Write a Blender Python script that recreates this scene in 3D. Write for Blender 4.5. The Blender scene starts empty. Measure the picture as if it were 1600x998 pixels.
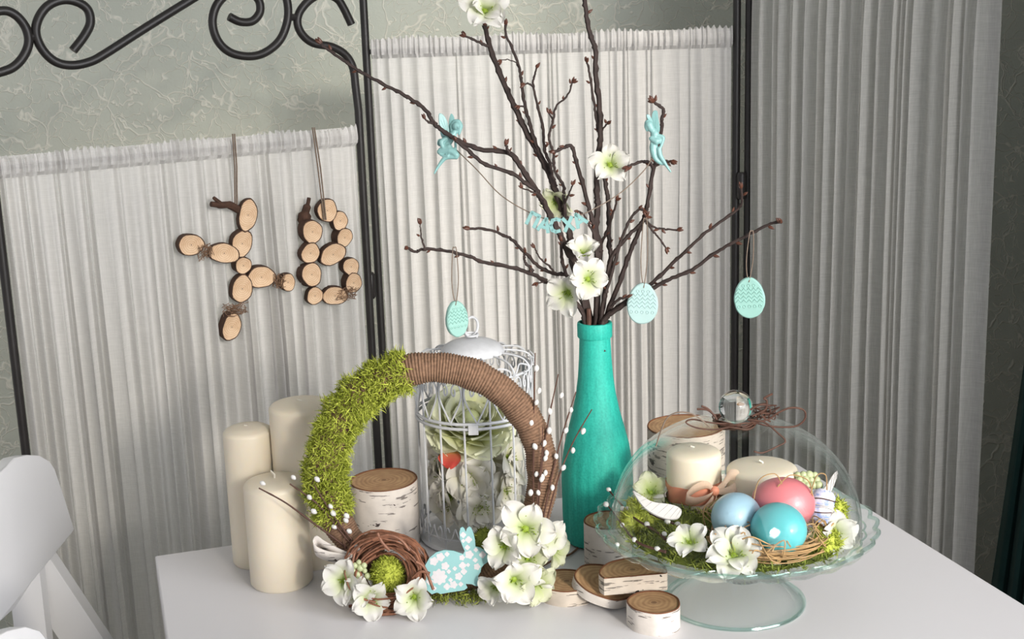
import bpy, bmesh, math, random
import numpy as np
from mathutils import Vector, Matrix, Quaternion

random.seed(7)
rng = np.random.default_rng(11)
PI = math.pi
SC = bpy.context.scene
COL = SC.collection

# ------------------------------------------------------------------ camera, world, sun, exposure
F = 2100.0                      # focal length in pixels of the 1600 px wide frame
PITCH, ROLL = math.radians(13.2), math.radians(1.83)
CAM = Vector((0, 0, 1.35))
_x0 = Vector((1, 0, 0)); _u0 = Vector((0, math.sin(PITCH), math.cos(PITCH)))
FWD = Vector((0, math.cos(PITCH), -math.sin(PITCH)))
RGT = _x0 * math.cos(ROLL) - _u0 * math.sin(ROLL)
UPV = _x0 * math.sin(ROLL) + _u0 * math.cos(ROLL)
cam_data = bpy.data.cameras.new('camera')
cam_data.sensor_width = 36.0
cam_data.lens = 36.0 * F / 1600.0
cam_data.clip_start = 0.05
cam = bpy.data.objects.new('camera', cam_data)
COL.objects.link(cam)
cam.matrix_world = Matrix(((RGT.x, UPV.x, -FWD.x, CAM.x), (RGT.y, UPV.y, -FWD.y, CAM.y),
                           (RGT.z, UPV.z, -FWD.z, CAM.z), (0, 0, 0, 1)))
SC.camera = cam

world = bpy.data.worlds.new('world'); SC.world = world
world.use_nodes = True
bg = world.node_tree.nodes['Background']
bg.inputs['Color'].default_value = (0.95, 0.96, 1.0, 1)
bg.inputs['Strength'].default_value = 0.42

def add_light(name, kind, loc, aim, energy, color, **kw):
    d = bpy.data.lights.new(name, kind); d.energy = energy; d.color = color
    for k, v in kw.items(): setattr(d, k, v)
    o = bpy.data.objects.new(name, d); COL.objects.link(o)
    o.location = loc
    o.rotation_euler = (Vector(aim) - Vector(loc)).to_track_quat('-Z', 'Y').to_euler()
    return o
SUN = Vector((0.44, -0.85, 0.27)).normalized()      # towards the sun, in through the window on the right
add_light('sun', 'SUN', SUN * 6 + Vector((0, 1.4, 0.8)), (0, 1.4, 0.8), 2.0, (1.0, 0.92, 0.80), angle=math.radians(9.0))
add_light('window_daylight', 'AREA', (1.36, -0.05, 1.55), (-0.1, 1.6, 0.95), 31.0, (0.97, 0.97, 1.0),
          shape='RECTANGLE', size=1.5, size_y=1.4)

SC.view_settings.view_transform = 'Standard'
SC.view_settings.look = 'None'
SC.view_settings.exposure = 0.56
SC.view_settings.gamma = 1.0
SC.view_settings.use_curve_mapping = False
SC.cycles.transparent_max_bounces = 16
SC.cycles.max_bounces = 7
SC.cycles.diffuse_bounces = 2
SC.cycles.glossy_bounces = 3
SC.cycles.use_denoising = True
SC.cycles.use_adaptive_sampling = True
SC.cycles.adaptive_threshold = 0.06
SC.cycles.adaptive_min_samples = 16

# ------------------------------------------------------------------ where a ray of the photograph meets a plane of the place
def ray(x, y): return RGT * (x - 800) + UPV * (499 - y) + FWD * F
def onz(x, y, z=0.75):
    d = ray(x, y); return CAM + d * ((z - CAM.z) / d.z)
def at(x, y, Y):
    d = ray(x, y); return CAM + d * (Y / d.y)
def onplane(x, y, p0, n):
    d = ray(x, y); return CAM + d * ((Vector(p0) - CAM).dot(n) / d.dot(n))
def proj(p):
    v = Vector(p) - CAM; w = v.dot(FWD)
    return 800 + F * v.dot(RGT) / w, 499 - F * v.dot(UPV) / w
def zat(x, y, ypx):
    lo, hi = 0.0, 2.2
    for _ in range(50):
        m = (lo + hi) / 2
        if proj((x, y, m))[1] > ypx: lo = m
        else: hi = m
    return m

# ------------------------------------------------------------------ materials
def lin(c): return tuple(((v / 255) / 12.92 if v / 255 <= .04045 else ((v / 255 + .055) / 1.055) ** 2.4) for v in c) + (1,)
class NT:
    def __init__(s, name):
        s.m = bpy.data.materials.new(name); s.m.use_nodes = True
        s.t = s.m.node_tree; s.n = s.t.nodes; s.l = s.t.links
        s.b = s.n['Principled BSDF']; s.out = s.n['Material Output']
    def new(s, t, **kw):
        nd = s.n.new(t)
        for k, v in kw.items(): setattr(nd, k, v)
        return nd
    def link(s, a, b): s.l.new(a, b)
    def ramp(s, fac, stops):
        r = s.new('ShaderNodeValToRGB'); e = r.color_ramp.elements
        while len(e) < len(stops): e.new(0.5)
        for i, (p, c) in enumerate(stops): e[i].position = p; e[i].color = c
        s.link(fac, r.inputs[0]); return r.outputs[0]
    def coord(s, which='Object', scale=None):
        tc = s.new('ShaderNodeTexCoord').outputs[which]
        if scale is None: return tc
        mp = s.new('ShaderNodeMapping'); mp.inputs['Scale'].default_value = scale
        s.link(tc, mp.inputs[0]); return mp.outputs[0]
    def noise(s, vec, scale, detail=3, rough=.5, out='Fac'):
        nd = s.new('ShaderNodeTexNoise'); nd.inputs['Scale'].default_value = scale
        nd.inputs['Detail'].default_value = detail; nd.inputs['Roughness'].default_value = rough
        s.link(vec, nd.inputs['Vector']); return nd.outputs[out]
    def math(s, op, a, b=None):
        nd = s.new('ShaderNodeMath', operation=op)
        for i, v in enumerate((a, b)):
            if v is None: continue
            if isinstance(v, (int, float)): nd.inputs[i].default_value = v
            else: s.link(v, nd.inputs[i])
        return nd.outputs[0]
    def mix(s, fac, a, b, blend='MIX'):
        nd = s.new('ShaderNodeMix', data_type='RGBA', blend_type=blend)
        for i, v in ((0, fac), (6, a), (7, b)):
            if isinstance(v, (int, float)): nd.inputs[i].default_value = v
            elif isinstance(v, tuple): nd.inputs[i].default_value = v
            else: s.link(v, nd.inputs[i])
        return nd.outputs[2]
    def bump(s, h, strength=.3, dist=.002):
        nd = s.new('ShaderNodeBump'); nd.inputs['Strength'].default_value = strength
        nd.inputs['Distance'].default_value = dist
        s.link(h, nd.inputs['Height']); s.link(nd.outputs[0], s.b.inputs['Normal']); return nd.outputs[0]

def plain(name, col, rough=.5, var=.12, nscale=60, bump=0, metal=0, spec=.5, sss=0, sssr=(1, .6, .3)):
    m = NT(name); c = lin(col); d = tuple(v * (1 - var) for v in c[:3]) + (1,)
    f = m.noise(m.coord(), nscale, 4)
    m.link(m.ramp(f, [(.3, d), (.7, c)]), m.b.inputs['Base Color'])
    m.b.inputs['Roughness'].default_value = rough; m.b.inputs['Metallic'].default_value = metal
    m.b.inputs['Specular IOR Level'].default_value = spec
    if bump: m.bump(f, bump, .001)
    if sss:
        m.b.inputs['Subsurface Weight'].default_value = sss
        m.b.inputs['Subsurface Radius'].default_value = sssr
        m.b.inputs['Subsurface Scale'].default_value = .012
    return m.m
M = {}
M['iron'] = plain('black_iron', (40, 37, 36), .42, .3, 40, spec=.5)
M['white_paint'] = plain('white_lacquer', (242, 242, 244), .32, .02, 8)
M['cage'] = plain('white_cage_enamel', (212, 214, 218), .4, .12, 120)
M['twig'] = plain('dark_branch_bark', (62, 48, 44), .75, .5, 160, bump=.6)
M['bud'] = plain('red_brown_bud', (98, 58, 42), .5, .45, 260)
M['thin_twig'] = plain('brown_twig', (92, 60, 46), .7, .4, 150)
M['willow_bud'] = plain('white_willow_bud', (222, 220, 216), .35, .04, 90)
M['jute'] = plain('jute_twine', (146, 114, 90), .9, .45, 300)
M['string'] = plain('grey_jute_string', (134, 118, 104), .9, .3, 300)
M['raffia'] = plain('straw_raffia', (190, 152, 104), .75, .35, 120)
M['turq'] = plain('turquoise_clay', (176, 206, 204), .55, .08, 90)
M['mint'] = plain('mint_clay', (150, 196, 186), .55, .08, 90)
M['figure'] = plain('turquoise_painted_resin', (140, 186, 184), .38, .1, 110)
M['berry'] = plain('pale_green_berry', (196, 204, 158), .4, .15, 120)
M['wax'] = plain('ivory_wax', (238, 226, 204), .42, .03, 20, sss=.25, sssr=(1, .7, .4))
M['wick'] = plain('white_cotton_wick', (226, 220, 206), .9, .1, 200)
M['wing'] = plain('white_resin_wing', (204, 200, 197), .5, .05, 100)
M['ribbon_dark'] = plain('peach_ribbon', (232, 152, 122), .5, .12, 50)
M['floor'] = plain('dark_floor', (92, 80, 70), .5, .3, 6)
M['trim'] = plain('white_trim', (200, 200, 196), .5, .05, 6)
M['teal_drape'] = plain('dark_teal_drape', (16, 60, 58), .85, .2, 30)
M['paper'] = None

m = NT('table_white_laminate'); m.b.inputs['Base Color'].default_value = lin((226, 224, 226))
m.b.inputs['Roughness'].default_value = .34
M['table'] = m.m

m = NT('crackle_wallpaper')
co = m.coord()
w1 = m.noise(co, 9, 3, .6, 'Color')
def warp(vec, amt):
    v = m.new('ShaderNodeVectorMath', operation='SCALE'); m.link(w1, v.inputs[0]); v.inputs['Scale'].default_value = amt
    a = m.new('ShaderNodeVectorMath', operation='ADD'); m.link(vec, a.inputs[0]); m.link(v.outputs[0], a.inputs[1]); return a.outputs[0]
lines = None
for sc_, amt, wd in ((14, .10, .032), (21, .13, .028), (32, .16, .034)):
    vo = m.new('ShaderNodeTexVoronoi', feature='DISTANCE_TO_EDGE'); vo.inputs['Scale'].default_value = sc_
    m.link(warp(co, amt), vo.inputs['Vector'])
    msk = m.math('GREATER_THAN', m.noise(co, sc_ * .8, 1), .43)
    ln = m.math('MULTIPLY', m.math('SUBTRACT', 1.0, m.math('MINIMUM', m.math('DIVIDE', vo.outputs[0], wd), 1.0)), msk)
    lines = ln if lines is None else m.math('MAXIMUM', lines, ln)
gr = m.noise(co, 260, 2)
base = m.ramp(m.noise(co, 3, 2), [(.3, lin((198, 204, 192))), (.7, lin((208, 210, 196)))])
m.link(m.mix(m.math('MULTIPLY', lines, .9), base, lin((240, 238, 224))), m.b.inputs['Base Color'])
m.b.inputs['Roughness'].default_value = .55
m.bump(m.math('ADD', lines, m.math('MULTIPLY', gr, .35)), .5, .0025)
M['wallpaper'] = m.m

def sheer(name, col, transp, transl):
    m = NT(name); m.n.remove(m.b)
    co = m.coord('Object')
    wx = m.noise(m.coord('Object', (1300, 1300, 50)), 1, 2); wy = m.noise(m.coord('Object', (50, 50, 1300)), 1, 2)
    wv = m.math('MULTIPLY', m.math('ADD', wx, wy), .5)
    c = m.ramp(wv, [(.35, tuple(v * .955 for v in lin(col)[:3]) + (1,)), (.65, lin(col))])
    d = m.new('ShaderNodeBsdfDiffuse'); t = m.new('ShaderNodeBsdfTranslucent'); tr = m.new('ShaderNodeBsdfTransparent')
    m.link(c, d.inputs[0]); m.link(c, t.inputs[0])
    a = m.new('ShaderNodeMixShader'); a.inputs[0].default_value = transl; m.link(d.outputs[0], a.inputs[1]); m.link(t.outputs[0], a.inputs[2])
    b = m.new('ShaderNodeMixShader'); m.link(m.math('MULTIPLY', m.math('SUBTRACT', 1.25, wv), transp / .75), b.inputs[0])
    m.link(a.outputs[0], b.inputs[1]); m.link(tr.outputs[0], b.inputs[2])
    m.link(b.outputs[0], m.out.inputs[0]); return m.m
M['sheer'] = sheer('white_voile', (246, 244, 242), .22, .30)
M['sheer_single'] = sheer('white_voile_single', (242, 241, 236), .32, .34)
M['sheer_ribbon'] = sheer('cream_organza', (250, 226, 204), .25, .35)

def petal_mat(name, base, mid, tip, transl=.3):
    m = NT(name); m.n.remove(m.b)
    uv = m.new('ShaderNodeSeparateXYZ'); m.link(m.coord('UV'), uv.inputs[0])
    c = m.ramp(uv.outputs[1], [(.05, lin(base)), (.38, lin(mid)), (.75, lin(tip))])
    d = m.new('ShaderNodeBsdfDiffuse'); t = m.new('ShaderNodeBsdfTranslucent')
    m.link(c, d.inputs[0]); m.link(c, t.inputs[0])
    a = m.new('ShaderNodeMixShader'); a.inputs[0].default_value = transl
    m.link(d.outputs[0], a.inputs[1]); m.link(t.outputs[0], a.inputs[2]); m.link(a.outputs[0], m.out.inputs[0]); return m.m
M['petal'] = petal_mat('white_blossom_petal', (170, 192, 100), (222, 228, 192), (232, 230, 224))
M['petal_green'] = petal_mat('greenish_blossom_petal', (150, 176, 84), (198, 208, 152), (220, 222, 194))
M['petal_hyd'] = petal_mat('ivory_hydrangea_petal', (196, 196, 148), (224, 221, 200), (234, 231, 222))
M['petal_rose'] = petal_mat('lime_white_rose_petal', (206, 214, 112), (234, 238, 172), (244, 246, 216))
M['petal_red'] = petal_mat('red_green_sepal_petal', (196, 206, 110), (226, 130, 100), (216, 90, 80))
M['stamen'] = plain('green_stamen', (150, 176, 50), .6, .4, 300)

def moss_mat(name, dark, light):
    m = NT(name); g = m.new('ShaderNodeNewGeometry')
    f = m.math('ADD', m.math('MULTIPLY', g.outputs['Random Per Island'], .6), m.math('MULTIPLY', m.noise(m.coord(), 45, 2), .4))
    m.link(m.ramp(f, [(.2, lin(dark)), (.8, lin(light))]), m.b.inputs['Base Color'])
    m.b.inputs['Roughness'].default_value = .8; m.b.inputs['Specular IOR Level'].default_value = .2; return m.m
M['moss'] = moss_mat('bright_green_moss', (118, 130, 34), (204, 212, 92))
M['moss_dull'] = moss_mat('olive_moss', (84, 94, 34), (160, 170, 76))

def glass_thin(name, tint, base=.03, edge=.75, rough=0.0):
    m = NT(name); m.n.remove(m.b)
    lw = m.new('ShaderNodeLayerWeight'); lw.inputs['Blend'].default_value = .5
    fac = m.math('ADD', m.math('MULTIPLY', m.math('POWER', lw.outputs['Facing'], 5.0), edge), base)
    t = m.new('ShaderNodeBsdfTransparent'); t.inputs[0].default_value = tint
    g = m.new('ShaderNodeBsdfGlossy'); g.inputs['Roughness'].default_value = rough; g.inputs['Color'].default_value = (.95, 1, .98, 1)
    a = m.new('ShaderNodeMixShader'); m.link(fac, a.inputs[0]); m.link(t.outputs[0], a.inputs[1]); m.link(g.outputs[0], a.inputs[2])
    m.link(a.outputs[0], m.out.inputs[0]); return m.m
M['dome_glass'] = glass_thin('clear_dome_glass', (.992, .997, .995, 1), .007, .95)
M['dish_glass'] = glass_thin('aqua_tinted_dish_glass', (.975, .99, .986, 1), .03, .7, .02)
m = NT('solid_glass'); m.n.remove(m.b); g = m.new('ShaderNodeBsdfGlass'); g.inputs['IOR'].default_value = 1.46
g.inputs['Color'].default_value = (.99, .99, .98, 1); m.link(g.outputs[0], m.out.inputs[0]); M['knob_glass'] = m.m

m = NT('turquoise_chalk_paint'); f = m.noise(m.coord(), 420, 2); f2 = m.noise(m.coord('Object', (260, 260, 8)), 1, 2)
m.link(m.ramp(m.math('ADD', m.math('MULTIPLY', f, .5), m.math('MULTIPLY', f2, .5)), [(.3, lin((24, 158, 142))), (.7, lin((48, 190, 172)))]), m.b.inputs['Base Color'])
m.b.inputs['Roughness'].default_value = .62; m.bump(f, .25, .001); M['bottle'] = m.m

def egg_mat(name, c):
    m = NT(name); m.b.inputs['Base Color'].default_value = lin(c); m.b.inputs['Roughness'].default_value = .42
    m.b.inputs['Coat Weight'].default_value = .3; m.b.inputs['Coat Roughness'].default_value = .1
    m.bump(m.noise(m.coord(), 700, 2), .12, .0006); return m.m

def bark_mat(name, light, dark, dens):
    m = NT(name); v = m.coord('Object', (30, 30, 260))
    n1 = m.noise(v, 1.0, 3, .6); v2 = m.coord('Object', (40, 40, 70)); n2 = m.noise(v2, .8, 4, .65)
    fl = m.math('GREATER_THAN', n1, .655 - dens)
    bl = m.math('GREATER_THAN', n2, .70 - dens * .8)
    c = m.ramp(m.noise(m.coord(), 60, 4), [(.3, tuple(x * .82 for x in lin(light)[:3]) + (1,)), (.7, lin(light))])
    m.link(m.mix(m.math('MAXIMUM', m.math('MULTIPLY', fl, .75), bl), c, lin(dark)), m.b.inputs['Base Color'])
    m.b.inputs['Roughness'].default_value = .75
    m.bump(n2, .3, .002); return m.m
M['birch'] = bark_mat('white_birch_bark', (226, 218, 210), (62, 50, 46), .035)
M['birch_dark'] = bark_mat('mottled_birch_bark', (206, 194, 180), (48, 40, 36), .07)
M['bark'] = plain('brown_twig_bark', (84, 58, 44), .85, .5, 120, bump=.8)
def wood_mat(name, a, b, center, scale):
    m = NT(name); co = m.coord('Object')
    w = m.new('ShaderNodeTexWave', wave_type='RINGS', rings_direction='SPHERICAL'); w.inputs['Scale'].default_value = scale
    w.inputs['Distortion'].default_value = 3.0; w.inputs['Detail'].default_value = 2; w.inputs['Detail Scale'].default_value = 1.5
    m.link(co, w.inputs['Vector'])
    n = m.noise(co, 70, 3)
    f = m.math('ADD', m.math('MULTIPLY', w.outputs['Fac'], .26), m.math('MULTIPLY', n, .8))
    ln = m.new('ShaderNodeVectorMath', operation='LENGTH'); m.link(co, ln.inputs[0])
    pith = m.math('LESS_THAN', ln.outputs['Value'], center)
    m.link(m.mix(m.math('MULTIPLY', pith, .6), m.ramp(f, [(.25, lin(a)), (.75, lin(b))]), lin((96, 62, 42))), m.b.inputs['Base Color'])
    m.b.inputs['Roughness'].default_value = .7; return m.m
M['wood'] = wood_mat('birch_end_grain', (160, 120, 84), (200, 162, 120), .003, 60)
M['slice'] = wood_mat('pale_slice_grain', (200, 160, 122), (232, 204, 172), .0012, 110)

# ------------------------------------------------------------------ mesh builder
class MB:
    def __init__(s): s.v = []; s.f = []; s.mi = []; s.uv = None
    def add(s, vs, fs, mi=0):
        o = len(s.v); s.v.extend([tuple(p) for p in vs]); s.f.extend([tuple(i + o for i in f) for f in fs]); s.mi.extend([mi] * len(fs)); return s
    def tube(s, pts, rad, n=6, caps=True, closed=False, mi=0):
        pts = [Vector(p) for p in pts]; k = len(pts)
        if isinstance(rad, (int, float)): rad = [rad] * k
        T = []
        for i in range(k):
            a = pts[(i - 1) % k if closed else max(i - 1, 0)]; b = pts[(i + 1) % k if closed else min(i + 1, k - 1)]
            t = (b - a); T.append(t.normalized() if t.length > 1e-9 else Vector((0, 0, 1)))
        up = Vector((0, 0, 1)) if abs(T[0].z) < .9 else Vector((1, 0, 0))
        x = T[0].cross(up).normalized(); vs = []
        for i in range(k):
            x = (x - T[i] * x.dot(T[i]))
            x = x.normalized() if x.length > 1e-6 else T[i].orthogonal().normalized()
            y = T[i].cross(x)
            for j in range(n):
                a = 2 * PI * j / n; vs.append(pts[i] + (x * math.cos(a) + y * math.sin(a)) * rad[i])
        fs = []
        for i in range(k if closed else k - 1):
            i2 = (i + 1) % k
            for j in range(n): fs.append((i * n + j, i * n + (j + 1) % n, i2 * n + (j + 1) % n, i2 * n + j))
        if caps and not closed:
            fs.append(tuple(range(n - 1, -1, -1))); fs.append(tuple((k - 1) * n + j for j in range(n)))
        return s.add(vs, fs, mi)
    def lathe(s, prof, n=32, c=(0, 0, 0), mod=None, mi=0):
        c = Vector(c); vs = []; fs = []; k = len(prof)
        for i, (r, z) in enumerate(prof):
            for j in range(n):
                a = 2 * PI * j / n; rr, zz = (r, z) if mod is None else mod(r, z, a, i)
                vs.append(c + Vector((rr * math.cos(a), rr * math.sin(a), zz)))
        for i in range(k - 1):
            for j in range(n): fs.append((i * n + j, i * n + (j + 1) % n, (i + 1) * n + (j + 1) % n, (i + 1) * n + j))
        return s.add(vs, fs, mi)
    def ball(s, c, r, n=10, m=7, mat=None, mi=0):
        c = Vector(c); r = Vector((r, r, r)) if isinstance(r, (int, float)) else Vector(r); vs = []; fs = []
        for i in range(m + 1):
            t = PI * i / m
            for j in range(n):
                a = 2 * PI * j / n; p = Vector((r.x * math.sin(t) * math.cos(a), r.y * math.sin(t) * math.sin(a), r.z * math.cos(t)))
                vs.append(c + (mat @ p if mat else p))
        for i in range(m):
            for j in range(n): fs.append((i * n + j, (i + 1) * n + j, (i + 1) * n + (j + 1) % n, i * n + (j + 1) % n))
        return s.add(vs, fs, mi)
    def box(s, lo, hi, mi=0, M4=None):
        x0, y0, z0 = lo; x1, y1, z1 = hi
        vs = [Vector(p) for p in ((x0, y0, z0), (x1, y0, z0), (x1, y1, z0), (x0, y1, z0), (x0, y0, z1), (x1, y0, z1), (x1, y1, z1), (x0, y1, z1))]
        if M4: vs = [M4 @ p for p in vs]
        return s.add(vs, [(0, 3, 2, 1), (4, 5, 6, 7), (0, 1, 5, 4), (1, 2, 6, 5), (2, 3, 7, 6), (3, 0, 4, 7)], mi)
    def prism(s, poly, d0, d1, M4, bev=0.0, mi_face=0, mi_side=0):
        """poly in local xy, extruded from z=d0 to z=d1 (front), M4 to world; an inset front edge when bev > 0"""
        n = len(poly); cx = sum(p[0] for p in poly) / n; cy = sum(p[1] for p in poly) / n
        rings = [(1.0, d0), (1.0, d1 - bev)] + ([(None, d1)] if bev else [])
        vs = []
        for sc, z in rings:
            for i, p in enumerate(poly):
                if sc is None:
                    dx, dy = p[0] - cx, p[1] - cy; L = math.hypot(dx, dy) or 1; q = (p[0] - dx / L * bev, p[1] - dy / L * bev)
                else: q = p
                vs.append(M4 @ Vector((q[0], q[1], z)))
        fs = []; k = len(rings)
        s.add(vs, [(i * n + j, i * n + (j + 1) % n, (i + 1) * n + (j + 1) % n, (i + 1) * n + j) for i in range(k - 1) for j in range(n)], mi_side)
        o = len(s.v) - len(vs)
        s.f.append(tuple(o + (k - 1) * n + j for j in range(n))); s.mi.append(mi_face)
        s.f.append(tuple(o + j for j in range(n - 1, -1, -1))); s.mi.append(mi_side)
        return s
    def mesh(s, name, mats, origin=(0, 0, 0), smooth=True):
        me = bpy.data.meshes.new(name); o = Vector(origin)
        me.from_pydata([(p[0] - o.x, p[1] - o.y, p[2] - o.z) for p in s.v], [], s.f)
        for mt in (mats if isinstance(mats, (list, tuple)) else [mats]): me.materials.append(mt)
        if any(s.mi): me.polygons.foreach_set('material_index', s.mi)
        if s.uv:
            ul = me.uv_layers.new(name='UVMap'); idx = [i for f in s.f for i in f]
            ul.data.foreach_set('uv', [c for i in idx for c in s.uv[i]])
        me.update()
        if smooth:
            me.polygons.foreach_set('use_smooth', [True] * len(me.polygons))
            try: me.set_sharp_from_angle(angle=math.radians(42))
            except Exception: pass
        return me

WM = {}
def tag(o, label=None, cat=None, group=None, kind=None):
    if label: o['label'] = label
    if cat: o['category'] = cat
    if group: o['group'] = group
    if kind: o['kind'] = kind
    return o
def link(name, data, parent=None, Mw=None):
    o = bpy.data.objects.new(name, data); COL.objects.link(o)
    Mw = Mw or (WM[parent] if parent else Matrix())
    if parent: o.parent = parent; o.matrix_basis = WM[parent].inverted() @ Mw
    else: o.matrix_basis = Mw
    WM[o] = Mw.copy(); return o
def thing(name, loc, label, cat, group=None, kind=None):
    o = link(name, None, None, Matrix.Translation(Vector(loc))); o.empty_display_size = .02
    return tag(o, label, cat, group, kind)
def put(name, mb, mat, parent=None, origin=None, smooth=True, Mw=None, kind=None, label=None):
    """a mesh given in world coordinates becomes one object; origin is its pivot"""
    if origin is None: origin = WM[parent].translation if parent else (0, 0, 0)
    o = link(name, mb.mesh(name, mat, origin, smooth), parent, Matrix.Translation(Vector(origin)))
    if kind: o['kind'] = kind
    if label: o['label'] = label
    return o
def solo(name, mb, mat, loc, label, cat, group=None, kind=None, smooth=True):
    return tag(put(name, mb, mat, None, loc, smooth), label, cat, group, kind)
def struct(name, mb, mat, smooth=False, loc=(0, 0, 0)):
    return tag(put(name, mb, mat, None, loc, smooth), kind='structure')
def spline(pts, step=6, closed=False):
    P = [Vector(p) for p in pts]; n = len(P); out = []
    for i in range(n if closed else n - 1):
        g = (lambda k: P[k % n]) if closed else (lambda k: P[min(max(k, 0), n - 1)])
        a, b, c, d = g(i - 1), g(i), g(i + 1), g(i + 2)
        for k in range(step):
            t = k / step
            out.append(.5 * ((2 * b) + (c - a) * t + (2 * a - 5 * b + 4 * c - d) * t * t + (3 * b - a - 3 * c + d) * t ** 3))
    if not closed: out.append(P[-1].copy())
    return out
def frame(n, up=(0, 0, 1), loc=(0, 0, 0)):
    """matrix whose local z is n, local y as near to up as can be"""
    z = Vector(n).normalized(); u = Vector(up)
    x = u.cross(z); x = x.normalized() if x.length > 1e-5 else z.orthogonal().normalized()
    y = z.cross(x); m3 = Matrix((x, y, z)).transposed().to_4x4(); m3.translation = Vector(loc); return m3

# ================================================================== the room
WY = 2.46
struct('floor', MB().box((-3, -2.6, -.05), (1.5, WY + .1, 0)), M['floor'])
struct('wall_back', MB().box((-3, WY, 0), (1.5, WY + .1, 2.7)), M['wallpaper'])
struct('ceiling', MB().box((-3, -2.6, 2.7), (1.5, WY + .1, 2.8)), plain('ceiling_white', (225, 225, 222), .8, .02))
WX = 1.42                                            # right-hand wall with the window, out of the picture
wr = MB(); y0, y1, z0, z1 = -1.9, .75, .82, 2.35
wr.box((WX, -2.6, 0), (WX + .1, y0, 2.7)).box((WX, y1, 0), (WX + .1, WY, 2.7)).box((WX, y0, 0), (WX + .1, y1, z0)).box((WX, y0, z1), (WX + .1, y1, 2.7))
struct('wall_right', wr, M['wallpaper'])
wf = tag(link('window_1', None, None, Matrix.Translation((WX + .05, (y0 + y1) / 2, z0))), kind='structure')
fr = MB()
for a, b in (((WX + .03, y0, z0), (WX + .07, y0 + .06, z1)), ((WX + .03, y1 - .06, z0), (WX + .07, y1, z1)),
             ((WX + .03, y0, z0), (WX + .07, y1, z0 + .06)), ((WX + .03, y0, z1 - .06), (WX + .07, y1, z1)),
             ((WX + .03, -.16, z0), (WX + .07, -.10, z1)), ((WX + .03, -1.03, z0), (WX + .07, -.97, z1))): fr.box(a, b)
put('window_frame', fr, M['white_paint'], wf, smooth=False)
put('window_sill', MB().box((WX - .16, y0 - .05, z0 - .035), (WX + .03, y1 + .05, z0)), M['white_paint'], wf, smooth=False)
struct('baseboard_back', MB().box((-3, WY - .018, 0), (1.5, WY, .09)), M['trim'])

# dark teal drape hanging between the window and the corner
dr = MB(); vs = []; fs = []; nu, nv = 170, 14
for j in range(nv + 1):
    v = j / nv; z = 2.5 - 2.46 * v
    for i in range(nu + 1):
        u = i / nu
        zz_ = max(z, .05); left = Vector((.634 + .09 * zz_, 1.80)); mid_ = Vector((.650, 1.45)); right = Vector((.97, 1.14))
        p = left.lerp(mid_, u / .35) if u < .35 else (mid_.lerp(right, (u - .35) / .33) if u < .68 else right.lerp(Vector((1.39, .97)), (u - .68) / .32)); off = .022 * math.sin(u * 2 * PI * 15 + .6 * math.sin(3 * v)) * (.6 + .4 * v)  # unseen stretch towards the window, added to shade the third voile and back wall
        vs.append((p.x + off * .42, p.y + off * .9, z))
for j in range(nv):
    for i in range(nu): a = j * (nu + 1) + i; fs.append((a, a + 1, a + nu + 2, a + nu + 1))
dr.add(vs, fs)
drape = solo('window_drape', dr, M['teal_drape'], (.75, 1.5, 0), 'dark teal window drape hanging at the far right edge', 'curtain')
sm = drape.modifiers.new('thickness', 'SOLIDIFY'); sm.thickness = .004

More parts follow.
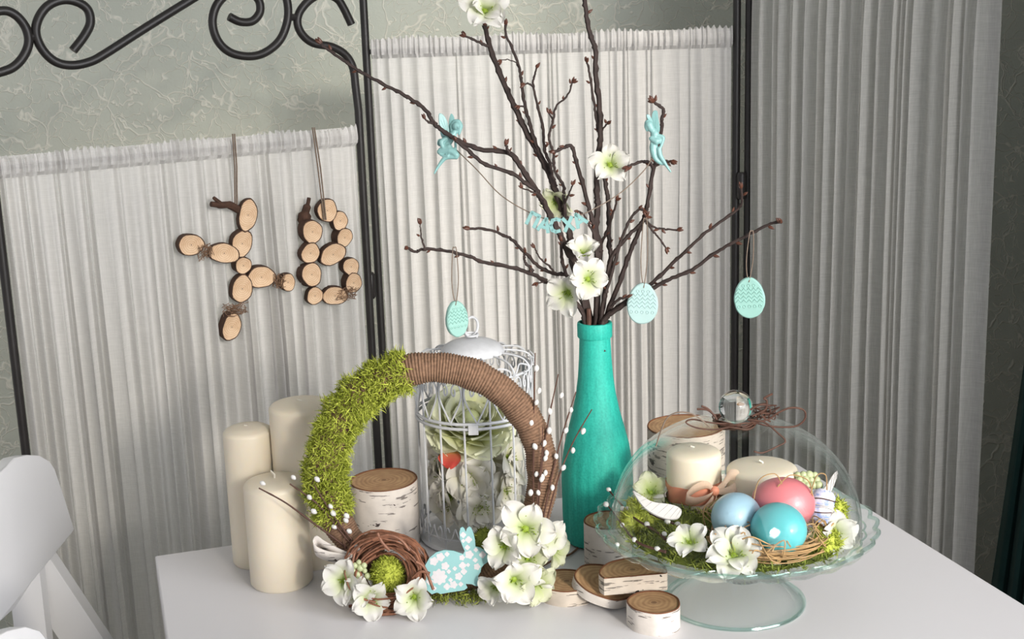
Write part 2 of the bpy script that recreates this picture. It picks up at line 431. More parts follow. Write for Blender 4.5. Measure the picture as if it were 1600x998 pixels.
# ================================================================== folding screen: three iron panels with gathered voile
def panel_frame(A, B):
    t = Vector((B.x - A.x, B.y - A.y, 0)); W = t.length; t.normalize(); n = Vector((t.y, -t.x, 0))
    return t, n, W
PA, PB = at(9, 445, 1.79), at(569, 330, 2.09)
PC, PD = at(584, 300, 2.11), at(1149.5, 300, 2.11)
PE, PG = at(1168.5, 300, 2.105), at(1552, 60, 1.70)
def gathered(A, B, zt, zb, nf, seed, head=.030, hem=.0, amp=.008, taper=0.0):
    """a gathered voile: ruffled heading above the rod, pleats below"""
    r = random.Random(seed); t, n, W = panel_frame(A, B)
    NF = 14; nu = nf * NF; cum = [0.0]
    for k in range(nf): cum.append(cum[-1] + .3 + 1.5 * r.random() ** 1.4)
    cum = [c / cum[-1] for c in cum]; A_f = [amp * (.55 + .9 * r.random()) for _ in range(nf)]
    sharp = [.45 + .5 * r.random() for _ in range(nf)]; drift = [r.uniform(-1, 1) for _ in range(nf + 1)]
    zs = [zt, zt - .003, zt - .007, zt - .012, zt - .018, zt - .024, zt - head, zt - head - .004, zt - head - .012]
    z = zt - head - .012
    while z > zb: z -= .045; zs.append(max(z, zb))
    vs = []; fs = []; ov = [1.2 * r.random() ** 1.6 for _ in range(nf)]; lean_ = [r.uniform(-.12, .12) for _ in range(nf)]
    for j, z in enumerate(zs):
        d = zt - z; fl = min(max(0, d - head) / .30, 1.0); lg = min(d / .8, 1.0)
        for i in range(nu + 1):
            k = min(i // NF, nf - 1); u = (i - k * NF) / NF
            c0 = cum[k] + (drift[k] * .007 * lg if 0 < k else 0); c1 = cum[k + 1] + (drift[k + 1] * .007 * lg if k + 1 < nf else 0)
            a = A_f[k] * (.35 + .65 * fl)
            s = c0 + (c1 - c0) * (u + (.24 * ov[k] * math.sin(2 * PI * u) + lean_[k] * (.5 - .5 * math.cos(2 * PI * u))) * (.25 + .75 * fl))
            off = a * (.5 - .5 * math.cos(2 * PI * u)) + .003 * math.sin(7 * s + 3 * d + seed) * lg
            if d < head:
                rod = math.sin(PI * min(d / head, 1)) * .007; q = s * nf * 2 * PI
                fine = .0022 * math.sin(q * 1.7 + 2.1 * math.sin(s * 41)) + .0014 * math.sin(q * 2.9 + 1.5 * math.sin(s * 63))
                off = .0075 + rod * .6 + fine * (1.0 if d > .002 else 1.4) + a * .35 * math.sin(PI * u) ** 2
            zz = z + (.0026 * math.sin(s * nf * 2 * PI * 1.7 + 1) + .0025 * math.sin(s * 23 + seed) if j < 3 else 0)
            p = Vector((A.x, A.y, 0)) + t * (min(max(s, 0), 1) * W) + n * (off - .002); vs.append((p.x, p.y, zz))
    for j in range(len(zs) - 1):
        for i in range(nu): a = j * (nu + 1) + i; fs.append((a, a + 1, a + nu + 2, a + nu + 1))
    mb = MB().add(vs, fs); vs = []; nb = nf * 6
    for z in (zt - .001, zt - head * .5, zt - head):
        for i in range(nb + 1):
            s = i / nb; p = Vector((A.x, A.y, 0)) + t * (s * W) - n * (.0065 + .0012 * math.sin(s * nf * 11)); vs.append((p.x, p.y, z))
    mb.add(vs, [(j * (nb + 1) + i, j * (nb + 1) + i + 1, (j + 1) * (nb + 1) + i + 1, (j + 1) * (nb + 1) + i) for j in range(2) for i in range(nb)])
    return mb, t, n, W
RR = .0062
def gath_t(t_, s): return t_
# --- left, lowest panel
z_lt = at(555, 196, PB.y).z; z_lt2 = at(2, 246, PA.y).z
zl = (z_lt + z_lt2) / 2
scr = thing('folding_screen', ((PB.x + PC.x) / 2, 2.1, 0), 'black iron folding screen with scrollwork and white gathered voile panels', 'screen')
tL, nL, WL = panel_frame(PA, PB)
def LP(x, y, off=0.0):                                # a point of the left panel's plane
    return onplane(x, y, PB, nL) + nL * off
for nm, P, zz in (('post', PA, 1.36), ('post', PC, 1.95), ('post', PD, 1.95), ('post', PE, 2.1), ('post', PG, 2.1)):
    put(nm, MB().tube([(P.x, P.y, 0.0), (P.x, P.y, .9), (P.x, P.y, zz)], RR, 10), M['iron'], scr)
sc_post = [LP(*p) for p in ((549, 38), (536, 11), (525, -3), (504, -9), (484, 0), (468, 19), (465, 38), (474, 56), (491, 68), (518, 73), (540, 86), (552, 108), (556, 142))]
pts = spline(sc_post, 6); foot = Vector((PB.x, PB.y, 0)); top = Vector((PB.x, PB.y, pts[-1].z - .03))
put('post', MB().tube(pts[:-2] + [top, (PB.x, PB.y, .6), foot], RR, 10), M['iron'], scr)
S1 = ((-60, 60), (-40, 30), (0, 17), (22, 22), (39, 41), (45, 64), (38, 86), (22, 104), (0, 113), (-40, 122))
S2 = ((114, 79), (131, 57), (141, 36), (137, 15), (120, 3), (98, 0), (75, 9), (60, 29), (56, 52), (66, 77), (86, 96), (112, 102), (142, 96),
      (169, 81), (225, 45), (296, 1), (345, -28), (395, -46), (430, -35), (446, -8), (450, 26), (439, 60), (416, 81), (390, 88), (360, 82),
      (340, 63), (332, 34), (340, 6), (362, -13), (388, -13), (404, 0), (406, 19), (394, 33), (375, 34), (358, 26))
for S in (S1, S2): put('scroll', MB().tube(spline([LP(*p) for p in S], 6), RR, 10), M['iron'], scr)
for x, y in ((51, 58), (459, 27)):
    c = LP(x, y); put('scroll_collar', MB().tube([c - tL * .006, c + tL * .006], .0052, 8), M['iron'], scr)
for A, B, zs_ in ((PA, PB, (zl - .016, .12)), (PC, PD, (at(860, 72, 2.11).z, .12, 1.94)), (PE, PG, (1.62, .12))):
    for z in zs_: put('rail', MB().tube([(A.x, A.y, z), (B.x, B.y, z)], .0036, 8), M['iron'], scr)
for x, y, Y in ((579, 446, 2.095), (1158.5, 290, 2.10)):
    c = at(x, y, Y)
    for dz in ((-.021, .021),): put('hinge', MB().tube([(c.x, c.y, c.z + dz[0]), (c.x, c.y, c.z + dz[0] + .003), (c.x, c.y, c.z + dz[1] - .003), (c.x, c.y, c.z + dz[1])], [.0055, .0075, .0075, .0055], 10), M['iron'], scr)
zm = at(860, 52, 2.11).z
ins = .008
def shr(A, B): t, n, W = panel_frame(A, B); return A + t * ins, B - t * ins
a, b = shr(PA, PB); mb, *_ = gathered(a, b, zl, .06, 33, 3, amp=.017); put('voile_panel', mb, M['sheer'], scr)
a, b = shr(PC, PD); mb, *_ = gathered(a, b, zm, .06, 36, 5, amp=.0115); put('voile_panel', mb, M['sheer'], scr)
a, b = shr(PE, PG); q3 = panel_frame(PE, PG)[1] * .009; b = b + (b - a).normalized() * .028 + q3; mb, *_ = gathered(a, b, 1.62, .06, 24, 8, amp=.014); put('voile_panel', mb, M['sheer_single'], scr)

# ================================================================== table
TL, TR = onz(242, 868), onz(1245, 724)
bx = (TR - TL).normalized(); by = Vector((bx.y, -bx.x, 0)); TW = (TR - TL).length; TD = .80
tt = thing('table', (TL.x + bx.x * TW / 2 + by.x * TD / 2, TL.y + bx.y * TW / 2 + by.y * TD / 2, 0), 'white rectangular table with a smooth satin top', 'table')
MT = Matrix((bx, by, Vector((0, 0, 1)))).transposed().to_4x4(); MT.translation = Vector((TL.x, TL.y, .75))
tm = MB(); e = .0015
tm.box((0, 0, -.03), (TW, TD, 0), M4=MT); top_o = put('tabletop', tm, M['table'], tt, smooth=False)
bv = top_o.modifiers.new('edge', 'BEVEL'); bv.width = .0018; bv.segments = 2
put('apron', MB().box((.04, .04, -.09), (TW - .04, TD - .04, -.03), M4=MT), M['table'], tt, smooth=False)
for u in (.21, TW - .26):
    for v in (.03, TD - .08): put('leg', MB().box((u, v, -.75), (u + .05, v + .05, -.03), M4=MT), M['table'], tt, smooth=False)

# ================================================================== white chairs at the left edge
def chair(Mc, label):
    c = thing('wooden_chair', Mc.translation.xy.to_3d(), label, 'chair', 'white chairs at the left of the table')
    half = [(0, .836), (.04, .838), (.066, .839), (.10, .831), (.132, .819), (.156, .803), (.166, .789), (.180, .742), (.192, .697), (.183, .694), (.106, .691), (.05, .682), (0, .676)]
    poly = half + [(-x, z) for x, z in half[-2:0:-1]]
    # curved board: bend the prism in plan
    mb = MB(); n = len(poly)
    def bend(x, z, d): return Mc @ Vector((x, d - .35 * x * x + .04 * (z - .7), z))
    for d0, d1 in ((-.008, .008),):
        vs = [bend(x, z, d0) for x, z in poly] + [bend(x, z, d1) for x, z in poly]
        # fill through vertical strips to keep the bend
        fs = [(j, (j + 1) % n, n + (j + 1) % n, n + j) for j in range(n)]
        h = len(half)
        for o in (0, n):
            for i in range(h - 1):
                L0 = (n - i) % n; L1 = (n - i - 1)
                L1 = L1 if i < h - 2 else h - 1
                q = (o + i, o + i + 1, o + L1, o + L0)
                q = tuple(dict.fromkeys(q)); fs.append(q if o else q[::-1])
        mb.add(vs, fs)
    b = put('backrest', mb, M['white_paint'], c); bm_ = b.modifiers.new('edge', 'BEVEL'); bm_.width = .004; bm_.segments = 2
    def bar(p, q, w, d):
        p, q = Vector(p), Vector(q); z = (q - p).normalized(); fm = frame(z, (1, 0, 0), p)
        return MB().box((-d / 2, -w / 2, 0), (d / 2, w / 2, (q - p).length), M4=Mc @ fm)
    for s in (-1, 1):
        put('leg', bar((s * .125, .02, .70), (s * .175, -.30, 0), .022, .05), M['white_paint'], c, smooth=False)
        put('leg', bar((s * .10, -.30, .46), (s * .13, .16, 0), .022, .05), M['white_paint'], c, smooth=False)
        put('back_post', bar((s * .095, .012, .44), (s * .105, .014, .70), .020, .04), M['white_paint'], c, smooth=False)
    put('seat', MB().box((-.18, -.36, .435), (.18, .0, .455), M4=Mc), M['white_paint'], c, smooth=False)
    put('stretcher', bar((-.13, .15, .05), (.13, .15, .05), .02, .02), M['white_paint'], c, smooth=False)
    return c
def chair_at(x, y): m4 = Matrix.Rotation(PI / 2, 4, 'Z'); m4.translation = Vector((x, y, 0)); return m4
chair(chair_at(-.605, 1.470), 'white wooden folding chair whose backrest stands highest at left edge')
chair(chair_at(-.455, .985), 'nearer white chair, only its rounded top in the bottom left corner')

# ================================================================== builders for small things
def circle_pts(c, r, n, nrm=(0, 0, 1), a0=0, a1=2 * PI, up=(0, 1, 0)):
    fm = frame(nrm, up, c); return [fm @ Vector((r * math.cos(a0 + (a1 - a0) * k / n), r * math.sin(a0 + (a1 - a0) * k / n), 0)) for k in range(n + 1)]

def petal_mesh(name, seed, mat, width=.62, cup=.5, curl=.35, ruffle=.06, nu=8, nv=9):
    r = random.Random(seed); vs = []; uv = []; fs = []; ph = r.uniform(0, 6)
    for j in range(nv + 1):
        t_ = j / nv; v = 1 - (1 - t_) ** 1.45
        w = width * (math.sqrt(max(.012, 1 - ((v - .62) / .385) ** 2)) if v > .62 else .17 + .83 * math.sin(PI / 2 * v / .62) ** 1.4)
        for i in range(nu + 1):
            u = i / nu * 2 - 1
            L = v * (1 - .05 * (1 + math.cos(3 * PI * u + ph)) * (v > .7) * .5)
            x = u * w
            z = cup * x * x + curl * (.9 * v - 1.25 * v * v) + ruffle * math.sin(5 * u + ph) * v * v + ruffle * .6 * math.sin(9 * u + 2 * ph) * v ** 3
            vs.append((x, L, z)); uv.append((i / nu, v))
    for j in range(nv):
        for i in range(nu): a = j * (nu + 1) + i; fs.append((a, a + 1, a + nu + 2, a + nu + 1))
    mb = MB().add(vs, fs); mb.uv = uv; return mb.mesh(name, mat)
PET = {k: [petal_mesh('petal', i + 10 * q, M[k], **kw) for i in range(4)] for q, (k, kw) in enumerate({
    'petal': dict(width=.43, cup=.55, curl=.36, ruffle=.085), 'petal_green': dict(width=.42, cup=.9, curl=.3, ruffle=.08),
    'petal_hyd': dict(width=.66, cup=.35, curl=.35, ruffle=.09), 'petal_rose': dict(width=.74, cup=.85, curl=-.12, ruffle=.03),
    'petal_red': dict(width=.6, cup=.5, curl=.3)}.items())}
def stamen_mesh():
    mb = MB(); r = random.Random(5)
    mb.ball((0, 0, .03), (.13, .13, .07), 8, 5)
    for k in range(13):
        a = r.uniform(0, 6.28); t = r.uniform(.05, .3); L = r.uniform(.22, .36)
        p = Vector((math.cos(a) * t, math.sin(a) * t, 0))
        q = Vector((p.x * 1.5, p.y * 1.5, L)); mb.tube([p, q], [.018, .014], 4); mb.ball(q, .028, 5, 4)
    return mb.mesh('flower_center', M['stamen'])
STAM = stamen_mesh()
def petals(core, c, n, size, kind='petal', count=5, tilt=35, seed=0, spin=None, second=0):
    r = random.Random(seed); fm = frame(n, (.2, .3, 1), c); spin = r.uniform(0, 6.28) if spin is None else spin
    for lay in range(2 if second else 1):
        cnt = second if lay else count
        for k in range(cnt):
            a = spin + 2 * PI * k / cnt + lay * .5 + r.uniform(-.14, .14)
            tl = math.radians(tilt + (22 if lay else 0) + r.uniform(-11, 11)); s = size * (.8 if lay else 1) * r.uniform(.88, 1.1)
            Mw = fm @ Matrix.Rotation(a, 4, 'Z') @ Matrix.Translation((0, .05 * size, 0)) @ Matrix.Rotation(tl, 4, 'X') @ Matrix.Diagonal((s, s, s, 1))
            link('petal', PET[kind][r.randrange(4)], core, Mw)
def flower(c, n, size, label=None, group=None, parent=None, kind='petal', count=5, tilt=35, seed=0, second=0, name='blossom'):
    """an artificial blossom; top-level with label, or a part of parent"""
    c = Vector(c); n = Vector(n).normalized()
    Mw = frame(n, (.2, .3, 1), c) @ Matrix.Diagonal((size, size, size, 1))
    if parent is None:
        root = thing(name, c, label, 'flower', group); link('flower_center', STAM, root, Mw); petals(root, c, n, size, kind, count, tilt, seed, None, second)
        return root
    core = link(name, STAM, parent, Mw); petals(core, c, n, size, kind, count, tilt, seed, None, second); return core

def blades(points, normals, n, L, wdt, seed, spread=1.0, curl=.7, jit=.003):
    """n thin curled moss sprigs rooted on the given surface samples"""
    r = np.random.default_rng(seed); P = np.asarray(points); N = np.asarray(normals)
    idx = r.integers(0, len(P), n); p = P[idx] + r.normal(0, jit, (n, 3)); nn = N[idx] + r.normal(0, .55 * spread, (n, 3)); nn /= np.linalg.norm(nn, axis=1)[:, None]
    sd = np.cross(nn, r.normal(0, 1, (n, 3))); sd /= np.linalg.norm(sd, axis=1)[:, None]
    cu = np.cross(nn, sd); Ls = L * r.uniform(.5, 1.35, n)[:, None]; W = wdt * r.uniform(.7, 1.3, n)[:, None]; cv = curl * r.uniform(-1, 1, n)[:, None]
    vs = []
    for t, w in ((0, 1.0), (.35, .95), (.7, .7), (1.0, .15)):
        c = p + nn * Ls * (t - .25 * t * t) + cu * Ls * cv * t * t
        vs.append(c - sd * W * w * .5); vs.append(c + sd * W * w * .5)
    V = np.stack(vs, 1).reshape(-1, 3); fs = []
    for k in range(n):
        o = k * 8; fs += [(o, o + 1, o + 3, o + 2), (o + 2, o + 3, o + 5, o + 4), (o + 4, o + 5, o + 7, o + 6)]
    return MB().add(V.tolist(), fs)

def egg_pts(c, r, n=500, seed=0):
    g = np.random.default_rng(seed); d = g.normal(0, 1, (n, 3)); d /= np.linalg.norm(d, axis=1)[:, None]
    return np.array(c) + d * np.array(r), d

def log_mesh(c, R, h, seed, flat=None, bark='birch', tilt=None, taper=0.0, thick=.0016, rough=.03):
    """birch section: bark skin with a raised rim round a recessed end-grain face"""
    r = random.Random(seed); ph = [r.uniform(0, 6.28) for _ in range(4)]; n = 40
    def rad(a): 
        k = 1 + rough * math.sin(2 * a + ph[0]) + rough * .6 * math.sin(3 * a + ph[1]) + rough * .35 * math.sin(7 * a + ph[2])
        return R * k
    mb = MB(); T = tilt or Matrix(); c = Vector(c); vs = []
    prof = [(1.0, 0), (1.0, h * .08), (1.0 - taper * .5, h * .5), (1.0 - taper, h - .0012), (1 - taper - .3 * thick / R, h), (1 - taper - thick / R, h - .0003), (1 - taper - thick / R * 1.05, h - .0012)]
    for q, (k, z) in enumerate(prof):
        for j in range(n):
            a = 2 * PI * j / n; x, y = rad(a) * k * math.cos(a), rad(a) * k * math.sin(a)
            if flat is not None:
                d = x * math.cos(flat[0]) + y * math.sin(flat[0])
                if d > flat[1] * R: x -= (d - flat[1] * R) * math.cos(flat[0]); y -= (d - flat[1] * R) * math.sin(flat[0])
            vs.append(c + T @ Vector((x, y, z)))
    fs = [(i * n + j, i * n + (j + 1) % n, (i + 1) * n + (j + 1) % n, (i + 1) * n + j) for i in range(len(prof) - 1) for j in range(n)]
    body = MB().add(vs, fs); body.f.append(tuple(range(n - 1, -1, -1))); body.mi.append(0)
    k = len(prof) - 1; vs2 = vs[k * n:]; face = MB(); ctr = sum(vs2, Vector()) / n
    face.add([ctr] + vs2, [(0, 1 + j, 1 + (j + 1) % n) for j in range(n)])
    return body, face, ctr
M['rim'] = plain('brown_bark_rim', (122, 78, 50), .8, .3, 150)
def birch(name, c, R, h, label, seed, group=None, **kw):
    bk = kw.pop('bark', 'birch'); t = thing(name, c, label, 'wood slice' if h < R * 1.3 else 'log', group)
    body, face, ctr = log_mesh(c, R, h, seed, bark=bk, **kw)
    n = 40; body.mi = [0] * len(body.mi)
    for i in range(len(body.f)):
        if 3 * n <= i < 6 * n: body.mi[i] = 1
    put('bark', body, [M[bk], M['rim']], t); put('cut_face', face, M['wood'], t, origin=ctr, smooth=False); return t

def candle(c, R, h, label, group=None, wick=.010, rnd=.006, name='pillar_candle'):
    c = Vector(c); t = thing(name, c, label, 'candle', group)
    pr = [(0, .0), (R * .93, 0), (R, .003), (R, h * .5), (R, h - rnd)]
    for k in range(1, 6): a = PI / 2 * k / 6; pr.append((R - rnd * 1.2 * (1 - math.cos(a)), h - rnd + rnd * math.sin(a)))
    pr += [(R * .72, h + .0012), (R * .4, h + .002), (.0035, h + .0026), (.0, h + .0026)]
    put('wax_body', MB().lathe(pr, 40, c), M['wax'], t)
    q = c + Vector((0, 0, h)); put('wick', MB().tube([q, q + Vector((.0004, 0, wick * .6)), q + Vector((-.0035, 0, wick))], [.0012, .0012, .0009], 6), M['wick'], t)
    return t

# ================================================================== three tall candles
GC = 'ivory pillar candles beside the wreath'
p = onz(403, 876); candle(p, .0272, zat(p.x, p.y, 668) - .75, 'slim tall ivory candle, leftmost of the three pillar candles', GC, wick=.003)
p = onz(487, 874); candle(p, .0352, zat(p.x, p.y, 629) - .75, 'widest and tallest ivory pillar candle, half behind the mossy wreath', GC, wick=.004)
p = onz(441, 908); candle(p, .0335, zat(p.x, p.y, 750) - .75, 'short ivory pillar candle in front of two taller ones', GC, wick=.011)

# ================================================================== birch sections on the table
p = onz(605, 846); birch('birch_log', (p.x, p.y, .75), .0385, zat(p.x, p.y, 748) - .75, 'white birch log standing upright inside the wreath ring', 2, rough=.015)
birch('birch_log', (.207, 1.560, .75), .0465, zat(.207, 1.56, 664) - .75, 'large pale birch log standing behind the glass dome', 4, bark='birch_dark', rough=.015)
birch('birch_log', (.097, 1.3715, .75), .0265, .052, 'small birch log tucked between turquoise bottle and glass dish', 6, rough=.02)
GS = 'birch slices in front of the cake stand'
p = onz(886, 930); birch('birch_slice', (p.x, p.y, .75), .0285, .0175, 'flat round birch slice with black knots, nearest the wreath flowers', 9, GS, bark='birch_dark')
tl = Matrix.Rotation(math.radians(14), 4, 'Y') @ Matrix.Rotation(math.radians(9), 4, 'X')
p = onz(941, 922, .760); birch('birch_slice', (p.x, p.y, .7605), .0315, .011, 'thin birch slice leaning between its neighbours', 12, GS, tilt=tl)
p = onz(991, 920, .772); birch('birch_slice', (p.x, p.y + .004, .7715), .034, .019, 'half-moon birch slice with a straight front, lying on top', 14, GS, flat=(-PI / 2 + .12, .35), bark='birch_dark')
p = onz(1022, 975); birch('birch_slice', (p.x, p.y, .75), .0262, .0245, 'smallest thick birch slice, nearest the camera by the glass foot', 17, GS)

# ================================================================== turquoise bottle
p = onz(935, 843); BX, BY = p.x, p.y
bt = thing('bottle_vase', (BX, BY, .75), 'turquoise painted wine bottle holding bare branches', 'bottle')
pr = [(0, 0), (.030, 0), (.0365, .003), (.0392, .010), (.0402, .03), (.0404, .075), (.0395, .095), (.0365, .115), (.0315, .135), (.0262, .155), (.0222, .175), (.0196, .195), (.0181, .215), (.0172, .237), (.0170, .241)]
flute = lambda r, z, a, i: (r * (1 - .014 * max(0, min(1, (.135 - z) / .05)) * min(1, z / .02) * (1 - abs(math.cos(9 * a)) ** .5)), z)
put('bottle_body', MB().lathe(pr, 108, (BX, BY, .75), flute), M['bottle'], bt)
zt_ = zat(BX, BY, 503) - .75
pr = [(.0168, zt_ - .0165), (.0188, zt_ - .0165), (.0193, zt_ - .0155), (.0194, zt_ - .002), (.0188, zt_), (.0166, zt_ + .0004), (.0158, zt_ - .001), (.0152, zt_ - .03), (0.001, zt_ - .032)]
put('lip_ring', MB().lathe(pr, 40, (BX, BY, .75)), M['bottle'], bt)
ZM = .75 + zt_

# ================================================================== branches in the bottle
BUD = MB().lathe([(0, 0), (.0011, .0004), (.0017, .002), (.0014, .0042), (.0005, .0062), (0, .0068)], 7).mesh('bud', M['bud'])
def add_buds(root, pts, every, seed, scale=1.0, tip=True):
    r = random.Random(seed); acc = r.uniform(0, every)
    for i in range(1, len(pts)):
        d = pts[i] - pts[i - 1]; acc += d.length
        if acc > every:
            acc = r.uniform(-.3, .3) * every; t = d.normalized(); side = t.cross(Vector((0, 1, 0))).normalized() * r.choice((-1, 1))
            dirn = (t * .8 + side * r.uniform(.5, .9) + Vector((0, r.uniform(-.5, .3), 0))).normalized(); s = scale * r.uniform(.7, 1.1)
            Mw = frame(dirn, (1, 0, 0), pts[i] + side * .0012); link('bud', BUD, root, Mw @ Matrix.Diagonal((s, s, s, 1)))
    if tip:
        t = (pts[-1] - pts[-2]).normalized()
        for k in range(3):
            dirn = (t + Vector((r.uniform(-.5, .5), r.uniform(-.5, .5), r.uniform(-.5, .5)))).normalized()
            s = scale * r.uniform(.9, 1.3); link('bud', BUD, root, frame(dirn, (1, 0, 0), pts[-1] - t * .001) @ Matrix.Diagonal((s, s, s, 1)))
def limb(pix, Y0, Y1, r0, r1, seed, mouth=None):
    """traced from the bottle outwards; depth runs from Y0 to Y1"""
    r = random.Random(seed); n = len(pix)
    P = [at(x, y, Y0 + (Y1 - Y0) * (k / (n - 1))) for k, (x, y) in enumerate(pix)]
    if mouth is not None:
        h = Vector((BX + mouth[0], BY + mouth[1], ZM - .002)); P = [h - Vector((0, 0, .028)), h] + P
    pts = spline(P, 7); k = len(pts); node = r.randrange(5, 9); rad = []
    for i in range(k):
        t = i / (k - 1); q = .88 * (r0 + (r1 - r0) * t ** .8)
        q *= 1 + (.28 if i % node == 0 else 0) + r.uniform(-.06, .06); rad.append(q)
    pts = [p_ + Vector((r.uniform(-1, 1), 0, r.uniform(-1, 1))) * .0005 for p_ in pts]
    return pts, MB().tube(pts, rad, 7)
def branch(label, main, dy, r0, r1, mouth, seed, twigs=(), every=.03, bs=1.0, Ystart=None):
    t = thing('branch', (BX + mouth[0], BY + mouth[1], ZM), label, 'branch', 'bare branches in the turquoise bottle')
    Y0 = BY + mouth[1]; pts, mb = limb(main, Y0, BY + dy, r0, r1, seed, mouth)
    put('stem', mb, M['twig'], t); add_buds(t, pts[len(pts) // 3:], every, seed, bs)
    for k, (pix, ya, yb, a, b) in enumerate(twigs):
        q, mb = limb(pix, BY + ya, BY + yb, a, b, seed * 7 + k); put('twig', mb, M['twig'], t); add_buds(t, q, every * .8, seed * 13 + k, bs * .9)
    return t
branch('long branch arching far left, its tip before the iron post', [(901, 421), (888, 395), (875, 366), (862, 340), (849, 316), (837, 296), (816, 264), (795, 239), (750, 233), (720, 221), (696, 207), (678, 192), (666, 173), (644, 156), (627, 146), (600, 132), (561, 111), (540, 96), (513, 78), (501, 68)],
       -.03, .0046, .0016, (-.008, -.004), 1, [([(838, 297), (820, 285), (799, 270), (759, 257), (735, 238), (713, 219)], -.02, -.026, .0026, .0022), ([(678, 193), (669, 190), (663, 185)], -.026, -.03, .002, .0008), ([(796, 240), (790, 226)], -.02, -.022, .0025, .0016),
        ([(852, 322), (842, 305), (815, 293)], -.015, -.03, .0016, .0008)], .035)
branch('thick branch rising to the white blossom at the top edge', [(897, 415), (893, 389), (890, 366), (883, 340), (876, 319), (866, 293), (862, 279), (844, 243), (826, 213), (810, 180), (795, 147), (777, 105), (765, 72), (757, 40)],
       .02, .0052, .0030, (-.004, .003), 2, [([(766, 73), (748, 66), (726, 56)], .018, .012, .0022, .0012), ([(844, 243), (833, 213), (826, 186), (820, 165), (815, 129), (811, 105), (799, 72), (790, 54), (791, 37)], .01, .0, .0026, .0014),
        ([(862, 274), (859, 255), (851, 234), (848, 198), (841, 168), (833, 135), (835, 120), (839, 105)], .006, -.01, .0024, .0011), ([(833, 135), (826, 131), (819, 132)], -.008, -.012, .0015, .0009),
        ([(880, 322), (888, 305), (895, 288)], .0, -.02, .0018, .0007), ([(812, 105), (805, 97), (792, 93), (782, 94)], .002, -.01, .0009, .0005), ([(820, 166), (811, 166)], .002, -.004, .0014, .0009)], .045)
branch('slender forked branch bending over like a hook near the middle', [(934, 420), (931, 385), (927, 350), (920, 324), (909, 282), (899, 247), (893, 228), (880, 231), (867, 237)], -.01, .0036, .0020, (.001, -.003), 3,
       [([(883, 338), (881, 305), (880, 289), (867, 266), (864, 237), (858, 215), (864, 189), (869, 167), (887, 148), (895, 127)], .0, -.02, .0023, .0010), ([(864, 188), (858, 176)], -.01, -.014, .0014, .0009), ([(932, 372), (921, 352), (912, 335), (903, 330)], -.004, -.02, .0018, .0008)], .022, .95)
branch('tall straight branch rising past the top edge of the photo', [(936, 410), (936, 384), (931, 358), (934, 319), (932, 298), (935, 244), (938, 208), (936, 160), (931, 119), (930, 77), (923, 58), (917, 29), (913, 0), (911, -25)], .015, .0046, .0026, (.002, .005), 4,
       [([(935, 205), (933, 192), (928, 160), (922, 119), (917, 96)], .013, .008, .0022, .0012), ([(937, 208), (943, 200), (950, 192)], .012, .004, .0016, .0008)], .05)
branch('thin upright branch ending behind the middle white blossom', [(953, 410), (952, 384), (951, 348), (950, 314), (946, 288), (942, 262)], .03, .0033, .0026, (.007, .006), 5,
       [([(939, 383), (946, 366), (956, 340), (964, 311)], .02, .0, .0022, .0013)], .03)
branch('right branch climbing up to the hanging turquoise figurine', [(968, 441), (983, 397), (996, 366), (1007, 337), (1012, 314), (1021, 266), (1027, 236), (1034, 200), (1034, 186), (1036, 170), (1021, 159)], -.03, .0034, .0018, (.010, -.002), 6,
       [([(1021, 262), (1012, 253), (999, 253), (980, 261)], -.022, -.03, .0022, .0016), ([(1021, 262), (1034, 253), (1050, 252)], -.022, -.03, .0018, .0014)], .024, 1.15)
branch('forked right branch with two drooping side twigs', [(944, 462), (952, 415), (962, 392), (981, 369), (1002, 348), (1009, 338)], -.02, .0033, .0021, (.006, -.008), 7,
       [([(1006, 342), (1022, 355), (1040, 358), (1059, 359)], -.02, -.03, .0015, .0011), ([(1008, 345), (1020, 361), (1032, 375), (1041, 389)], -.02, -.035, .0014, .0010), ([(947, 457), (964, 397), (973, 369), (986, 340), (999, 327), (1006, 330)], -.012, -.02, .0022, .0014)], .03)
branch('right branch slanting up to the iron posts of the screen', [(952, 490), (978, 471), (1020, 441), (1054, 408), (1072, 392), (1103, 363), (1150, 329), (1159, 314), (1158, 293)], -.06, .0034, .0014, (.011, -.006), 8, [], .03)
branch('lowest right branch carrying the rightmost hanging egg', [(947, 496), (978, 474), (1022, 449), (1046, 436), (1082, 421), (1114, 397), (1140, 382), (1176, 363), (1207, 348), (1221, 347)], -.075, .0034, .0016, (.008, -.012), 9,
       [([(955, 480), (966, 468), (981, 464)], -.02, -.03, .002, .0015)], .03, 1.1)
branch('lowest left branch reaching left with the mint egg', [(905, 480), (867, 447), (854, 439), (826, 426), (797, 417), (753, 409), (732, 400), (698, 392), (664, 389), (649, 393), (636, 387)], -.055, .0034, .0016, (-.010, -.008), 10,
       [([(664, 389), (658, 369), (656, 349)], -.05, -.052, .0014, .0006), ([(860, 443), (848, 441), (838, 442)], -.03, -.035, .0012, .0008)], .04)
branch('left branch curving out above the lowest left one', [(915, 470), (886, 431), (867, 428), (841, 415), (821, 395), (802, 376), (787, 367), (761, 358), (732, 357)], -.045, .0030, .0016, (-.011, .002), 11,
       [([(834, 423), (822, 412), (819, 402), (820, 394)], -.03, -.036, .0018, .0013), ([(867, 426), (857, 415), (843, 402), (835, 386)], -.02, -.03, .0015, .0008), ([(884, 428), (878, 405), (877, 376)], -.01, -.01, .0024, .0018)], .04)
stub = MB(); h = Vector((BX - .007, BY - .011, ZM)); stub.tube([h - Vector((0, 0, .025)), h, h + Vector((.0, 0, .018))], [.0027, .0026, .0026], 8)
solo('branch_stub', stub, M['thin_twig'], h, 'short cut-off brown twig end in the bottle mouth', 'branch')

